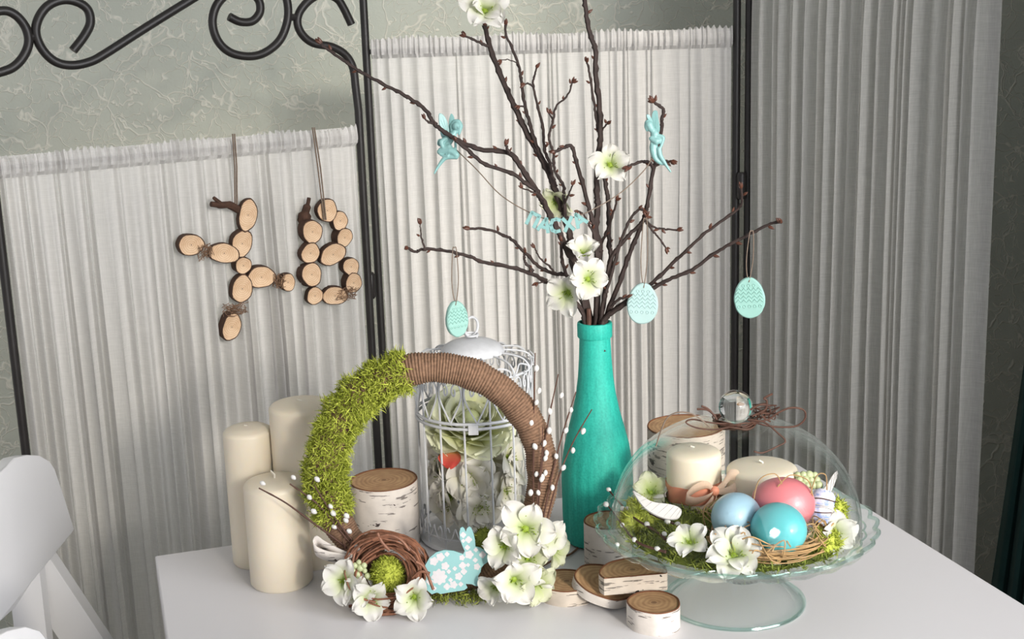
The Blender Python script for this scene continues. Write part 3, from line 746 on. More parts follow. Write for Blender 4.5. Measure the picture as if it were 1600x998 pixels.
# ================================================================== blossoms on the branches
GB = 'artificial blossoms on the branches'
flower(at(757, 18, BY + .002), (.1, -.85, .45), .030, 'large white blossom at the very top of the branches', GB, seed=3, second=3, tilt=32)
flower(at(953, 258, BY - .012), (.05, -.9, .35), .0235, 'white blossom halfway up the tall straight branch', GB, seed=8, tilt=30)
flower(at(871, 314, BY + .016), (-.25, -.75, -.15), .023, 'greenish blossom behind the branches above the letters', GB, kind='petal_green', seed=12, tilt=42)
flower(at(889, 456, BY - .035), (-.45, -.8, .0), .025, 'lower left blossom of the bunch above the bottle mouth', GB, kind='petal', seed=15, tilt=36)
flower(at(918, 436, BY - .05), (.12, -.95, .2), .0215, 'front blossom of the bunch above the bottle mouth', GB, seed=22, tilt=22, count=6)
flower(at(912, 398, BY - .02), (.0, -.6, .75), .022, 'upper blossom of the bunch above the bottle mouth', GB, seed=27, tilt=48)

# ================================================================== hanging clay eggs
def egg_outline(w, h, n=40): return [(w * .5 * math.sin(a) * (1 - .10 * math.cos(a)), h * .5 * math.cos(a)) for a in [-2 * PI * k / n for k in range(n)]]
def hung_egg(x, y, w, h, hook, Y, label, mat, yaw=0, roll=0, loop=True):
    c = at(x, y, Y); s = (c - CAM).length / F; w *= s; h *= s
    fm = frame((math.sin(yaw), -math.cos(yaw), 0), (0, 0, 1), c) @ Matrix.Rotation(roll, 4, 'Z')
    t = thing('hanging_egg', c, label, 'ornament', 'flat clay eggs hung on the branches')
    r = random.Random(int(x)); poly = [(px * (1 + r.uniform(-.015, .015)), py * (1 + r.uniform(-.01, .01))) for px, py in egg_outline(w, h)]
    hole_y = h * .42
    put('clay_body', MB().prism(poly, -.0024, .0024, fm, .0011), mat, t)
    e = MB(); z = .0025; hw = lambda yy: w * .5 * math.sqrt(max(0, 1 - (yy / (h * .5)) ** 2)) * .88
    for yy in (.31, -.20):
        for k in range(-2, 3):
            px = (k + .0) * w * .17
            if abs(px) < hw(yy * h) - w * .04:
                e.tube([fm @ Vector((px + w * .045 * math.cos(a), yy * h + w * .045 * math.sin(a), z)) for a in [2 * PI * q / 10 for q in range(10)]], .00045, 4, closed=True)
    for row in range(4):
        yy = (.22 - row * .095) * h; W2 = hw(yy); n = 10
        pts = [fm @ Vector((-W2 + 2 * W2 * k / n, yy + (h * .035 if k % 2 else -h * .035), z)) for k in range(n + 1)]
        e.tube(pts, .0006, 4)
    put('embossed_pattern', e, mat, t)
    a = fm @ Vector((0, hole_y, 0)); b = at(hook[0], hook[1], Y - .002 if loop else Y); m1 = a.lerp(b, .5)
    d = Vector((.0035, 0, 0))
    th = MB(); th.tube(spline([a, a.lerp(b, .18) - d * .7, m1 - d, b - d * .5, b + Vector((0, 0, .002)), b + d * .6, m1 + d, a.lerp(b, .18) + d * .6, a + Vector((0, -.003, -.001))], 4), .00055, 5)
    put('hanging_thread', th, M['string'], t)
Yb = lambda y: BY + y
hung_egg(714, 498, 37, 58, (710, 390), Yb(-.049), 'pale mint clay egg hanging on the left branch', M['mint'], yaw=.5, roll=.05)
hung_egg(1004, 474, 48, 65, (1008, 345), Yb(-.027), 'pale turquoise chevron egg hanging just right of the bottle', M['turq'], yaw=-.1, roll=-.06)
hung_egg(1171, 465, 47, 64, (1174, 364), Yb(-.064), 'turquoise chevron egg hanging in front of the iron posts', M['mint'], yaw=-.2, roll=.06)

# ================================================================== winged figurines and the letter garland
def figurine(x, y, Y, label, pose):
    """pose in pixels of the photograph about (x, y): chains of (dx, dy, depth mm, radius mm); fused into one body; wings are parts"""
    c = at(x, y, Y); s = (c - CAM).length / F; t = thing('fairy_figurine', c, label, 'figurine')
    g = lambda q: c + RGT * (q[0] * s) - UPV * (q[1] * s) + Vector((0, -q[2] / 1000, 0))
    mb = MB()
    for ch in pose['body']:
        mb.tube(spline([g(q) for q in ch], 5), [v for k in range(len(ch) - 1) for v in [ch[k][3] / 1000 + (ch[k + 1][3] - ch[k][3]) / 1000 * i / 5 for i in range(5)]] + [ch[-1][3] / 1000], 10)
        for q in ch: mb.ball(g(q), q[3] / 1000 * 1.02, 10, 6)
    o = put('body', mb, M['figure'], t); rm = o.modifiers.new('fuse', 'REMESH'); rm.mode = 'VOXEL'; rm.voxel_size = .0006; rm.use_smooth_shade = True
    sm = o.modifiers.new('soft', 'SMOOTH'); sm.iterations = 3
    for poly in pose['wings']:
        P = [g(q) for q in poly[0]]; ctr = sum(P, Vector()) / len(P); fm = frame((poly[1], -1, .1), (0, 0, 1), ctr); inv = fm.inverted()
        loc = [(inv @ p_) for p_ in spline(P, 4, True)]; loc = [(q.x, q.y) for q in loc]
        w = put('wing', MB().prism(loc, -.0007, .0007, fm, .0004), M['figure'], t)
        root = loc[0]; rb = MB()
        for k in range(2, len(loc) - 2, max(1, len(loc) // 7)):
            rb.tube([fm @ Vector((root[0] * .9 + loc[k][0] * .1, root[1] * .9 + loc[k][1] * .1, .0006)), fm @ Vector((root[0] * .12 + loc[k][0] * .84, root[1] * .12 + loc[k][1] * .84, .0006))], [.0005, .0003], 4)
        put('vein', rb, M['figure'], w)
figurine(700, 215, Yb(-.010), 'seated turquoise winged fairy on the far left branch', dict(
    body=[[(13, -18, 3, 4.6)], [(12, -24, 0, 3.2), (16, -24, 1, 3.0), (19, -18, 1, 3.0), (18, -10, 1, 2.0), (17, -5, 1, 1.2)], [(10, -24, 0, 2.6), (6, -18, 0, 2.4), (6, -10, 0, 1.8)], [(16, -17, 7, 1.1)], [(-14, 22, 1, 1.2), (-10, 27, 3, 1.2), (0, 27, 6, 1.2)], [(-12, 18, 1, 2.0), (2, 14, 3, 3.4)], [(12, -11, 2, 2.2), (6, -2, 1, 4.4), (0, 9, 0, 3.8), (-3, 18, 0, 5.4)],
          [(8, -5, 3, 1.7), (-8, 4, 3, 2.6), (-10, 8, 3, 2.8), (-5, 20, 3, 1.4)], [(11, -5, 3, 1.6), (12, 10, 4, 1.5), (12, 24, 3, 1.3)],
          [(-13, 22, 0, 3.0), (4, 20, 3, 4.6), (13, 26, 5, 3.6)], [(13, 29, 5, 2.6), (-2, 30, 3, 2.6), (-9, 36, 2, 2.2), (-16, 46, 2, 1.5), (-21, 55, 2, .9)]],
    wings=[([(2, 1, 0), (-9, 0, 0), (-14, -18, 0), (-15, -37, 0), (-5, -32, 0), (3, -12, 0)], .3), ([(-1, 4, -1), (-14, 2, -1), (-17, 10, -1), (-12, 14, -1), (-4, 12, -1)], .2), ([(2, -8, -1), (1, -24, -1), (5, -37, -1), (10, -30, -1), (8, -14, -1)], -.2)]))
figurine(1025, 212, Yb(-.040), 'turquoise winged fairy hanging upright on the right branch', dict(
    body=[[(-11, -17, 3, 4.2), (-8, -11, 3, 3.6)], [(-13, -20, 2, 3.4), (-15, -15, 2, 2.6), (-14, -9, 2, 1.6)], [(-8, 4, 3, 2.4), (0, 8, 4, 3.6), (6, 6, 3, 2.6)], [(-7, 10, 2, 1.6), (-6, 22, 2, 2.0)], [(-7, -12, 2, 2.4), (-2, -2, 1, 4.6), (-1, 6, 0, 4.4), (-4, 18, 0, 4.4), (-3, 28, 0, 3.6), (0, 36, 0, 2.6), (7, 42, 0, 1.9), (12, 44, 0, 1.3)],
          [(3, 0, 3, 2.4), (10, 2, 4, 2.2), (9, 10, 4, 1.7), (5, 20, 4, 1.5)], [(4, 20, 3, 2.6), (6, 30, 3, 2.6), (11, 38, 2, 2.1), (16, 46, 2, 1.6), (22, 55, 2, 1.0)]],
    wings=[([(-2, -3, -1), (-7, -16, -1), (-5, -36, -1), (2, -38, -1), (4, -26, -1), (6, -8, -1)], -.2), ([(-4, -12, 2), (-13, -24, 2), (-16, -32, 2), (-11, -32, 2), (-5, -22, 2)], .3)]))
gar = thing('letter_garland', at(870, 350, Yb(-.075)), 'string garland of small turquoise Cyrillic letters between the figurines', 'garland')
gp = [(713, 234, -.012), (745, 265, -.04), (775, 298, -.06), (800, 317, -.07), (830, 333, -.075), (850, 341, -.077), (870, 344, -.077), (890, 341, -.077), (912, 334, -.075), (945, 317, -.07), (975, 297, -.06), (1003, 270, -.05), (1016, 252, -.045), (1021, 234, -.043)]
put('string', MB().tube(spline([at(x, y, Yb(d)) for x, y, d in gp], 5), .0006, 5), M['string'], gar)
def letter(strokes, x, y, ang, sc):
    c = at(x, y, Yb(-.0795)); fm = frame((-.12, -1, .1), (0, 0, 1), c) @ Matrix.Rotation(math.radians(ang), 4, 'Z')
    mb = MB()
    for k, st in enumerate(strokes):
        for (x0, y0), (x1, y1) in zip(st[:-1], st[1:]):
            p = Vector((x0, y0, 0)) * sc; q = Vector((x1, y1, 0)) * sc; d = (q - p).normalized(); nn = Vector((-d.y, d.x, 0)) * sc * .125; p -= d * sc * .07; q += d * sc * .07
            mb.prism([(p - nn).xy, (q - nn).xy, (q + nn).xy, (p + nn).xy], -.0022, .0022 - .0001 * (k % 3), fm, .0004)
    put('letter', mb, M['figure'], gar, smooth=False)
LP_ = [[(-.3, -.45), (-.3, .42), (.3, .42), (.3, -.45)]]; LA_ = [[(-.38, -.45), (0, .45), (.38, -.45)], [(-.22, -.18), (.22, -.18)]]
LC_ = [[(.30, .38), (.05, .46), (-.22, .36), (-.36, 0), (-.22, -.36), (.05, -.46), (.30, -.38)]]; LX_ = [[(-.32, .45), (.32, -.45)], [(.32, .45), (-.32, -.45)]]
for st, x, y, a in ((LP_, 833, 343, -28), (LA_, 851, 351, -16), (LC_, 868, 352, -2), (LX_, 888, 350, 10), (LA_, 905, 343, 32)): letter(st, x, y, a, .0142)

# ================================================================== wooden letters on the left voile
def slice_part(root, x, y, rx, ry, rot, seed, thick=.012, ext=0.0):
    c = LP(x, y, .026); s = (c - CAM).length / F; r = random.Random(seed)
    tl = Vector((r.uniform(-.16, .16), 0, r.uniform(-.12, .12))); fm = frame(nL + tl, (0, 0, 1), c) @ Matrix.Rotation(math.radians(rot), 4, 'Z')
    n = 22; ph = [r.uniform(0, 6) for _ in range(3)]; mb = MB(); vs = []
    rd = lambda a: 1 + .05 * math.sin(2 * a + ph[0]) + .035 * math.sin(3 * a + ph[1]) + .02 * math.sin(6 * a + ph[2])
    dep = thick + ext
    for k, z in ((1.0, -dep), (1.02, -dep * .4), (1.0, -.0002), (.93, 0), (.92, -.0001)):
        for j in range(n):
            a = 2 * PI * j / n; vs.append(fm @ Vector((rx * 1.14 * s * k * rd(a) * math.cos(a), ry * 1.14 * s * k * rd(a) * math.sin(a), z)))
    fs = [(i * n + j, i * n + (j + 1) % n, (i + 1) * n + (j + 1) % n, (i + 1) * n + j) for i in range(4) for j in range(n)]
    mb.add(vs, fs, 0); mb.f.append(tuple(4 * n + j for j in range(n))); mb.mi.append(1); mb.f.append(tuple(range(n - 1, -1, -1))); mb.mi.append(0)
    put('wood_slice', mb, [M['bark'], M['slice']], root, origin=c + nL * 0.0)
def fuzz(root, x, y, w, h, seed, n=26):
    r = random.Random(seed); c = LP(x, y, .028); s = (c - CAM).length / F; mb = MB()
    for k in range(n):
        a = r.uniform(0, 6.28); p = [c + tL * (w * s * r.uniform(-.6, .6)) + Vector((0, 0, h * s * r.uniform(-.6, .6))) + nL * r.uniform(-.008, .006) for _ in range(3)]
        mb.tube(spline(p, 3), .00042, 4)
    put('jute_wrap', mb, M['jute'], root, kind='stuff')
c = LP(370, 411, .02)
lx = thing('wooden_letter', c, 'letter X of glued wood slices hanging on the white voile', 'letter', 'wooden letters on the left voile panel')
for k, (x, y, a, b, r_) in enumerate(((377, 333, 13, 23, -12), (368, 377, 14, 20, -12), (370, 411, 11.5, 12.5, 0), (340, 392, 21, 14, -18), (289, 379, 19, 14, -8), (398, 429, 20, 15.5, -12), (439, 437, 11.5, 12.5, 0), (368, 447, 14.5, 20, -22), (352, 506, 14, 19, -20))):
    slice_part(lx, x, y, a, b, r_, 40 + k, .011 + .003 * (k % 3))
for x, y, w, h, q in ((310, 389, 22, 22, 1), (357, 478, 34, 18, 2), (424, 434, 16, 20, 3)): fuzz(lx, x, y, w, h, q)
tw = MB(); tw.tube(spline([LP(366, 326, .018), LP(350, 318, .02), LP(336, 318, .022), LP(320, 316, .024)], 5), [.006] * 6 + [.005] * 6 + [.004] * 4, 8); tw.tube([LP(338, 318, .022), LP(324, 306, .024)], [.004, .0025], 7)
put('twig_end', tw, M['bark'], lx)
put('hanging_string', MB().tube([LP(357, 208, .016), LP(358, 260, .022), LP(359, 322, .02)], .0012, 5).tube([LP(360, 208, .016), LP(361, 260, .022), LP(362, 322, .02)], .0012, 5), M['string'], lx)
c = LP(500, 394, .02)
lb = thing('wooden_letter', c, 'letter B of glued wood slices hanging beside the wooden X', 'letter', 'wooden letters on the left voile panel')
for k, (x, y, a, b, r_) in enumerate(((500, 326, 14, 17, 0), (520, 342, 12, 13, 0), (527, 368, 13, 13, 0), (509, 394, 21, 14, 14), (537, 413, 12, 13, 0), (541, 438, 13, 13.5, 0), (512, 458, 18, 13.5, -8), (481, 458, 12, 12, 0), (476, 425, 16, 16, 0), (474, 392, 14, 15, 0), (477, 359, 15.5, 17, 0))):
    slice_part(lb, x, y, a, b, r_, 60 + k, .012 + .003 * (k % 3))
fuzz(lb, 528, 454, 34, 18, 5)
put('twig_end', MB().tube(spline([LP(471, 345, .008), LP(471, 330, .014), LP(473, 317, .018), LP(474, 307, .02)], 4), [.010] * 4 + [.006] * 4 + [.003] * 5, 8), M['bark'], lb)
put('hanging_string', MB().tube([LP(481, 198, .016), LP(486, 260, .024), LP(493, 340, .03)], .0012, 5).tube([LP(484, 198, .016), LP(490, 260, .024), LP(496, 340, .03)], .0012, 5), M['string'], lb)

# ================================================================== wreath
WR, WT = .1125, .0148                                 # ring radius and thickness
lean = math.radians(6.5)
wn = Vector((0, -math.cos(lean), math.sin(lean)))     # the ring's axis, towards the viewer
wup = Vector((0, math.sin(lean), math.cos(lean)))
WC = Vector((onz(683, 930).x + .002, 1.305, .7515)) + wup * (WR + WT)
wre = thing('wreath', (WC.x, 1.305, .75), 'jute-wrapped wreath with moss, nest, blossoms and a turquoise rabbit', 'wreath')
WF = frame(wn, wup, WC)
def WP(x, y, off=0.0): return onplane(x, y, WC, wn) + wn * off
def ringpt(a, r=WR): return WF @ Vector((r * math.cos(a), r * math.sin(a), 0))
nM, nm = 1440, 12; vs = []
for i in range(nM):
    a = 2 * PI * i / nM; rad = Vector((math.cos(a), math.sin(a), 0))
    lump = .0006 * math.sin(11 * a + 1) + .0005 * math.sin(23 * a)
    for j in range(nm):
        b = 2 * PI * j / nm; ph = 120 * 2 * a + 1.3 * math.sin(b) + 1.5 * math.sin(9 * a)
        rr = WT + lump + .0016 * abs(math.sin(ph / 2)) ** .7
        vs.append(WF @ (rad * (WR + rr * math.cos(b)) + Vector((0, 0, rr * math.sin(b)))))
fs = [(i * nm + j, ((i + 1) % nM) * nm + j, ((i + 1) % nM) * nm + (j + 1) % nm, i * nm + (j + 1) % nm) for i in range(nM) for j in range(nm)]
put('jute_ring', MB().add(vs, fs), M['jute'], wre)
# moss on the left arc
g = np.random.default_rng(5); P = []; N = []
for k in range(5000):
    t = g.random(); a = math.radians(102 + 100 * t); b = g.uniform(0, 2 * PI)
    lum = .0058 + .0045 * math.sin(a * 17 + 2 * math.sin(b)) * math.sin(b * 2 + a * 9) + .003 * math.sin(a * 31 + b)
    if t > .97: lum *= .5
    d = WF.to_3x3() @ (Vector((math.cos(a), math.sin(a), 0)) * math.cos(b) + Vector((0, 0, 1)) * math.sin(b))
    P.append(ringpt(a) + d * (WT + lum * .6)); N.append(d)
mm = blades(P, N, 17000, .0068, .0009, 6, 1.3, 1.1, .0018)
put('moss', mm, M['moss'], wre, kind='stuff')
for k in range(4):                                    # brown stub poking out of the moss
    pass
put('twig_stub', MB().tube([WP(575, 600, .0), WP(553, 594, .004)], [.0014, .0009], 6), M['thin_twig'], wre)

# willow twigs with white buds
WBUD = MB().lathe([(0, -.0032), (.0012, -.0026), (.0023, -.0008), (.0024, .0008), (.0016, .0026), (0, .0035)], 9).mesh('willow_bud', M['willow_bud'])
def willow(root, pix, r0, buds, seed, PP, offs=(0.0, 0.0), name='willow_twig', kind=None):
    n = len(pix); P = [PP(x, y, offs[0] + (offs[1] - offs[0]) * k / (n - 1)) for k, (x, y) in enumerate(pix)]
    pts = spline(P, 6); mb = MB().tube(pts, [r0 * (1 - .45 * i / len(pts)) * (1.25 if i % 7 == 0 else 1) for i in range(len(pts))], 6)
    o = put(name, mb, M['thin_twig'], root); r = random.Random(seed)
    for x, y in buds:
        off = min(((proj(q)[0] - x) ** 2 + (proj(q)[1] - y) ** 2, k) for k, q in enumerate(pts))[1]
        q = pts[off]; c = onplane(x, y, q, wn) + Vector((0, -.0015, 0)); t = (pts[min(off + 1, len(pts) - 1)] - pts[max(off - 1, 0)]).normalized()
        d = (t + Vector((r.uniform(-.4, .4), r.uniform(-.3, .1), r.uniform(-.2, .2)))).normalized(); s = r.uniform(.95, 1.2)
        link('willow_bud', WBUD, o, frame(d, (1, 0, 0), c) @ Matrix.Diagonal((s, s, s, 1)))
    return o
willow(wre, [(552, 856), (528, 836), (490, 806), (452, 776), (412, 752)], .0013, [(411, 754), (491, 798), (523, 822), (546, 829)], 1, WP, (.012, .028))
willow(wre, [(560, 855), (535, 822), (505, 783), (482, 762), (460, 745)], .0012, [(459, 745), (484, 776), (517, 790), (521, 801)], 2, WP, (.014, .030))
willow(wre, [(568, 853), (545, 825), (520, 788), (497, 749)], .0012, [(496, 748), (542, 805), (541, 812)], 3, WP, (.016, .026))
willow(wre, [(546, 868), (543, 850), (542, 830)], .0009, [(556, 852), (559, 857)], 4, WP, (.02, .02))
willow(wre, [(832, 810), (833, 720), (834, 640), (836, 550)], .0011, [(838, 575), (842, 610), (838, 628), (830, 660), (836, 697), (838, 740)], 5, WP, (.022, .006))
willow(wre, [(838, 812), (846, 720), (855, 660), (872, 583)], .0011, [(877, 617), (859, 642), (858, 672), (850, 692), (854, 707), (852, 715)], 6, WP, (.024, .006))
willow(wre, [(845, 815), (862, 735), (880, 670), (900, 612)], .0011, [(892, 640), (884, 672), (869, 712), (852, 738)], 7, WP, (.024, .0))
willow(wre, [(850, 815), (870, 745), (894, 690), (925, 640)], .0011, [(911, 673), (895, 703), (880, 730), (863, 761), (847, 745)], 8, WP, (.026, -.002))
willow(wre, [(842, 820), (838, 780), (846, 700), (847, 660)], .0009, [(829, 769), (841, 769), (846, 748)], 9, WP, (.026, .02))

# nest of twigs on the lower left, opening to the viewer
NC = WP(607, 884, .026); nsc = (NC - CAM).length / F
nf = frame(wn + Vector((0, 0, .25)), (0, 0, 1), NC); nb = MB(); r = random.Random(21)
for k in range(64):
    R = r.uniform(36, 64) * nsc; a0 = r.uniform(0, 6.28); ln = r.uniform(1.5, 5.0); dz = r.uniform(-.016, .014) - (R / nsc - 48) * .0001; tl = r.uniform(-.45, .45); ex = r.uniform(.8, 1.1)
    pts = []
    for q in range(15):
        a = a0 + ln * q / 14; rr = R * (1 + .07 * math.sin(3 * a + k))
        pts.append(nf @ Vector((rr * math.cos(a), rr * ex * math.sin(a), dz + tl * rr * math.sin(a - a0))))
    pts = [Vector((p_.x, p_.y, max(p_.z, .7525))) for p_ in pts]
    nb.tube(pts, r.uniform(.0008, .0015), 5)
for pix in (((655, 855), (668, 865), (681, 897)), ((597, 812), (604, 826), (615, 838)), ((633, 901), (648, 900), (662, 899)), ((650, 880), (662, 870), (676, 873)), ((545, 947), (555, 945), (563, 942)), ((590, 822), (612, 815), (632, 822), (645, 838))):
    nb.tube(spline([WP(x, y, .05) if y < 930 else onz(x, y, .752) for x, y in pix], 5), .0016, 6)
put('nest', nb, M['bark'] if False else plain('nest_twigs', (150, 100, 74), .6, .5, 160), wre, kind='stuff')
P, N = egg_pts(WP(609, 886, .030), (.0165, .014, .0205), 1200, 3); N2 = N
eg = MB().ball(WP(609, 886, .030), (.0155, .013, .0195), 14, 10)
mo = put('moss_egg', eg, M['moss'], wre, label='moss-covered egg in the nest')
put('moss', blades(P - N * .002, N2, 2600, .005, .0009, 8, 1.2, 1.0, .0005), M['moss'], mo, kind='stuff')
P, N = egg_pts(WP(757, 842, .014), (.012, .009, .016), 600, 4); eg = MB().ball(WP(757, 842, .014), (.0115, .0085, .0155), 12, 8)
mo = put('moss_tuft', eg, M['moss_dull'], wre); put('moss', blades(P - N * .002, N, 1300, .005, .0008, 9, 1.2, 1.0, .0005), M['moss_dull'], mo, kind='stuff')
P = []; N = []
for k in range(400):
    q = WP(g.uniform(665, 775), g.uniform(918, 932), g.uniform(.004, .03)); q.z = .7525 + g.uniform(0, .006); P.append(q); N.append((0, -.4, .9))
put('moss_fringe', blades(P, N, 800, .0055, .0009, 10, 1.4, 1.0, .001), M['moss_dull'], wre, kind='stuff')
# curl of birch bark
bc = WP(520, 852, .022); bs_ = (bc - CAM).length / F
loop = [(555, 866), (535, 858), (512, 846), (500, 838), (495, 844), (499, 853), (515, 860), (538, 864), (556, 868)]
vs = []; fs = []; L = spline([WP(x, y, .018) for x, y in loop], 5)
for i, p_ in enumerate(L):
    for w_ in (-1, 1): vs.append(p_ + Vector((0, -.003 * w_, .0068 * w_)))
for i in range(len(L) - 1): fs.append((2 * i, 2 * i + 1, 2 * i + 3, 2 * i + 2))
o = put('bark_curl', MB().add(vs, fs), M['birch'], wre); sm = o.modifiers.new('thickness', 'SOLIDIFY'); sm.thickness = .0009
# berries
for k, (x, y) in enumerate(((552, 865), (560, 868), (568, 872), (558, 876), (549, 872), (564, 882), (575, 876), (579, 884), (556, 886), (566, 863), (574, 868), (563, 890))):
    put('berry', MB().ball(WP(x, y, .034), .0029 + .0005 * (k % 3), 9, 6), M['berry'], wre)

# the flat rabbit
rb = [(1040, 575), (985, 530), (972, 470), (972, 390), (985, 330), (1020, 270), (1075, 225), (1140, 207), (1215, 212), (1300, 240), (1312, 215), (1290, 165), (1272, 110), (1268, 60), (1278, 22), (1293, 14), (1308, 25), (1322, 55), (1332, 25), (1350, 10), (1368, 22), (1385, 65),
      (1398, 120), (1402, 178), (1440, 185), (1480, 210), (1508, 250), (1512, 285), (1500, 310), (1470, 330), (1450, 355), (1445, 390), (1425, 420), (1425, 440), (1462, 490), (1455, 510), (1400, 505), (1370, 490), (1320, 488), (1335, 520), (1310, 540), (1180, 560), (1110, 572), (1085, 560), (1060, 566)]
RC = WP(713, 882, .032); rn = (wn + Vector((.05, 0, .12))).normalized(); RF = frame(rn, (0, 0, 1), RC); Ri = RF.inverted()
def RP(cx, cy): q = Ri @ onplane(480 + cx * .1875, 820 + cy * .1875, RC, rn); return (q.x, q.y)
M['rabbit'] = plain('turquoise_printed_plywood', (136, 184, 184), .5, .05, 40)
M['print'] = plain('white_flower_print', (206, 202, 204), .5, .06, 300)
poly = [RP(*q) for q in rb][::-1]
rab = put('rabbit', MB().prism(poly, -.0016, .0016, RF), M['rabbit'], wre, label='flat turquoise rabbit with white flower print', smooth=False)
pm = MB(); r = random.Random(4)
def inside(x, y, P):
    c = False
    for (x0, y0), (x1, y1) in zip(P, P[1:] + P[:1]):
        if (y0 > y) != (y1 > y) and x < (x1 - x0) * (y - y0) / (y1 - y0) + x0: c = not c
    return c
def blot(cx, cy, R, k, depth=.0017):
    c = RP(cx, cy); pts = []; a0 = r.uniform(0, 6)
    for q in range(30):
        a = a0 + 2 * PI * q / 30; rr = R * .000128 * (.70 + .30 * abs(math.cos(k * a / 2)))
        p = (c[0] + rr * math.cos(a), c[1] + rr * math.sin(a))
        if not inside(p[0], p[1], poly): return
        pts.append(p)
    pm.prism(pts, depth - .0001, depth, RF)
for cx, cy, R, k in ((1100, 430, 66, 8), (1220, 265, 52, 6), (1110, 265, 36, 5), (1350, 245, 36, 5), (1150, 340, 34, 5), (1262, 425, 32, 5), (1370, 80, 34, 4), (1295, 335, 30, 4), (1305, 385, 26, 4), (1415, 345, 28, 5), (1055, 300, 36, 5), (1020, 468, 28, 4), (1220, 495, 32, 5), (1165, 510, 28, 4), (1460, 245, 28, 4),
                     (1300, 80, 24, 4), (1345, 120, 28, 4), (1335, 185, 22, 4), (1380, 460, 40, 5), (1180, 385, 18, 4), (1230, 360, 18, 4), (1340, 330, 16, 4), (1195, 455, 18, 4), (1280, 490, 20, 4), (1290, 270, 24, 5), (1165, 240, 20, 4), (1405, 205, 18, 4), (1400, 290, 20, 4), (1150, 545, 20, 4), (1060, 525, 18, 4), (1350, 20, 12, 4), (1300, 130, 16, 4), (1000, 400, 16, 4)):
    blot(cx, cy, R, k)
put('flower_print', pm, M['print'], rab, smooth=False)

# blossoms on the wreath
for k, (x, y, off, n_, sz, kd, tl) in enumerate((
        (546, 888, .040, (-.3, -.85, .25), .0245, 'petal', 40), (566, 900, .040, (.1, -.9, .1), .021, 'petal', 45), (584, 925, .044, (.25, -.95, .0), .0235, 'petal', 42), (653, 924, .046, (.0, -.95, .25), .0235, 'petal', 38),
        (820, 812, .034, (.1, -.9, .35), .031, 'petal', 34), (790, 838, .034, (-.35, -.8, .3), .026, 'petal', 42), (846, 826, .026, (.6, -.7, .2), .024, 'petal', 45), (802, 884, .044, (.15, -.95, .15), .028, 'petal', 40),
        (778, 898, .036, (-.6, -.75, .0), .022, 'petal', 42), (830, 892, .034, (.5, -.8, -.1), .025, 'petal_green', 40), (822, 858, .03, (.3, -.8, .3), .024, 'petal_green', 40), (858, 850, .016, (.7, -.5, .1), .022, 'petal_green', 40), (835, 918, .03, (.4, -.8, -.35), .020, 'petal', 42))):
    c = WP(x, y, off); c.z = max(c.z, .7705); flower(c, n_, sz, parent=wre, kind=kd, tilt=tl, seed=100 + k)
tw = MB().tube(spline([onz(848, 884, .752), onz(870, 872, .7525), onz(890, 866, .752), onz(903, 856, .752)], 6), .0012, 6)
solo('twine_end', tw, M['jute'], onz(875, 870, .75), 'loose brown twine end lying between wreath blossoms and bottle', 'twine')

# ================================================================== white birdcage with flowers
CX, CY, CR = -.046, 1.468, .0655
zb = zat(CX, CY, 641); ztop = zat(CX, CY, 560)
cg = thing('birdcage', (CX, CY, .75), 'white wire birdcage with heart scrolls standing behind the wreath', 'birdcage')
C2 = lambda r_, a, z: Vector((CX + r_ * math.cos(a), CY + r_ * math.sin(a), z))
ringt = lambda R, z, rd, n=48: MB().tube([C2(R, 2 * PI * k / n, z) for k in range(n)], rd, 7, closed=True)
put('base_plate', MB().lathe([(0, .0), (CR, 0), (CR + .003, .003), (CR, .006), (0, .006)], 40, (CX, CY, .75)), M['cage'], cg)
put('lower_ring', ringt(CR, .768, .0014), M['cage'], cg)
for z in (zb - .0015, zb + .004): put('band_ring', ringt(CR + .0008, z, .0018), M['cage'], cg)
NB = 14
for k in range(NB):
    a = 2 * PI * (k + .15) / NB
    put('bar', MB().tube([C2(CR - .001, a, .755), C2(CR - .001, a, zb + .002), C2(CR - .001, a, zb + .05)], .0013, 6), M['cage'], cg)
    # heart scrolls between the bars on the band
    am = a + PI / NB; hw = PI / NB * .92; zz = zb + .005
    for s in (-1, 1):
        hp = [(0, 0), (.45, .012), (.85, .024), (.98, .034), (.80, .043), (.45, .0445), (.22, .040), (.2, .034), (.38, .031), (.48, .035), (.42, .039)]
        put('heart_scroll', MB().tube(spline([C2(CR + .001, am + s * u * hw, zz + z) for u, z in hp], 4), .0010, 5), M['cage'], cg)
    lp = [(.0, .0), (.35, -.012), (.75, -.016), (.9, -.007), (.7, .0), (.5, -.005)]
    for s in (-1, 1):
        put('lower_scroll', MB().tube(spline([C2(CR + .001, am + s * u * hw, .782 + z) for u, z in lp], 4), .0009, 5), M['cage'], cg)
zd0 = zb + .052
put('shoulder_ring', ringt(CR, zd0, .0016), M['cage'], cg)
capR = .036; zc0 = zd0 + .017
for k in range(NB):
    a = 2 * PI * (k + .15) / NB
    pr = [(CR, zd0), (CR + .003, zd0 + .005), (CR - .004, zd0 + .013), (.05, zd0 + .0165), (capR - .002, zc0 + .001)]
    put('dome_wire', MB().tube(spline([C2(r_, a, z) for r_, z in pr], 5), .0011, 6), M['cage'], cg)
    pr = [(CR + .0015, -.9, .0), (CR + .005, -.8, .007), (CR + .001, -.2, .012), (CR + .004, .55, .008), (CR + .004, .6, .002), (CR + .003, .2, .002)]
    put('dome_scroll', MB().tube(spline([C2(r_, a + PI / NB + u * PI / NB, zd0 + z) for r_, u, z in pr], 5), .0010, 5), M['cage'], cg)
capP = [(capR, zc0 - .001), (capR + .0005, zc0)] + [(capR * math.cos(t), zc0 + .016 * math.sin(t)) for t in [PI / 2 * k / 8 for k in range(1, 8)]] + [(.0, zc0 + .016)]
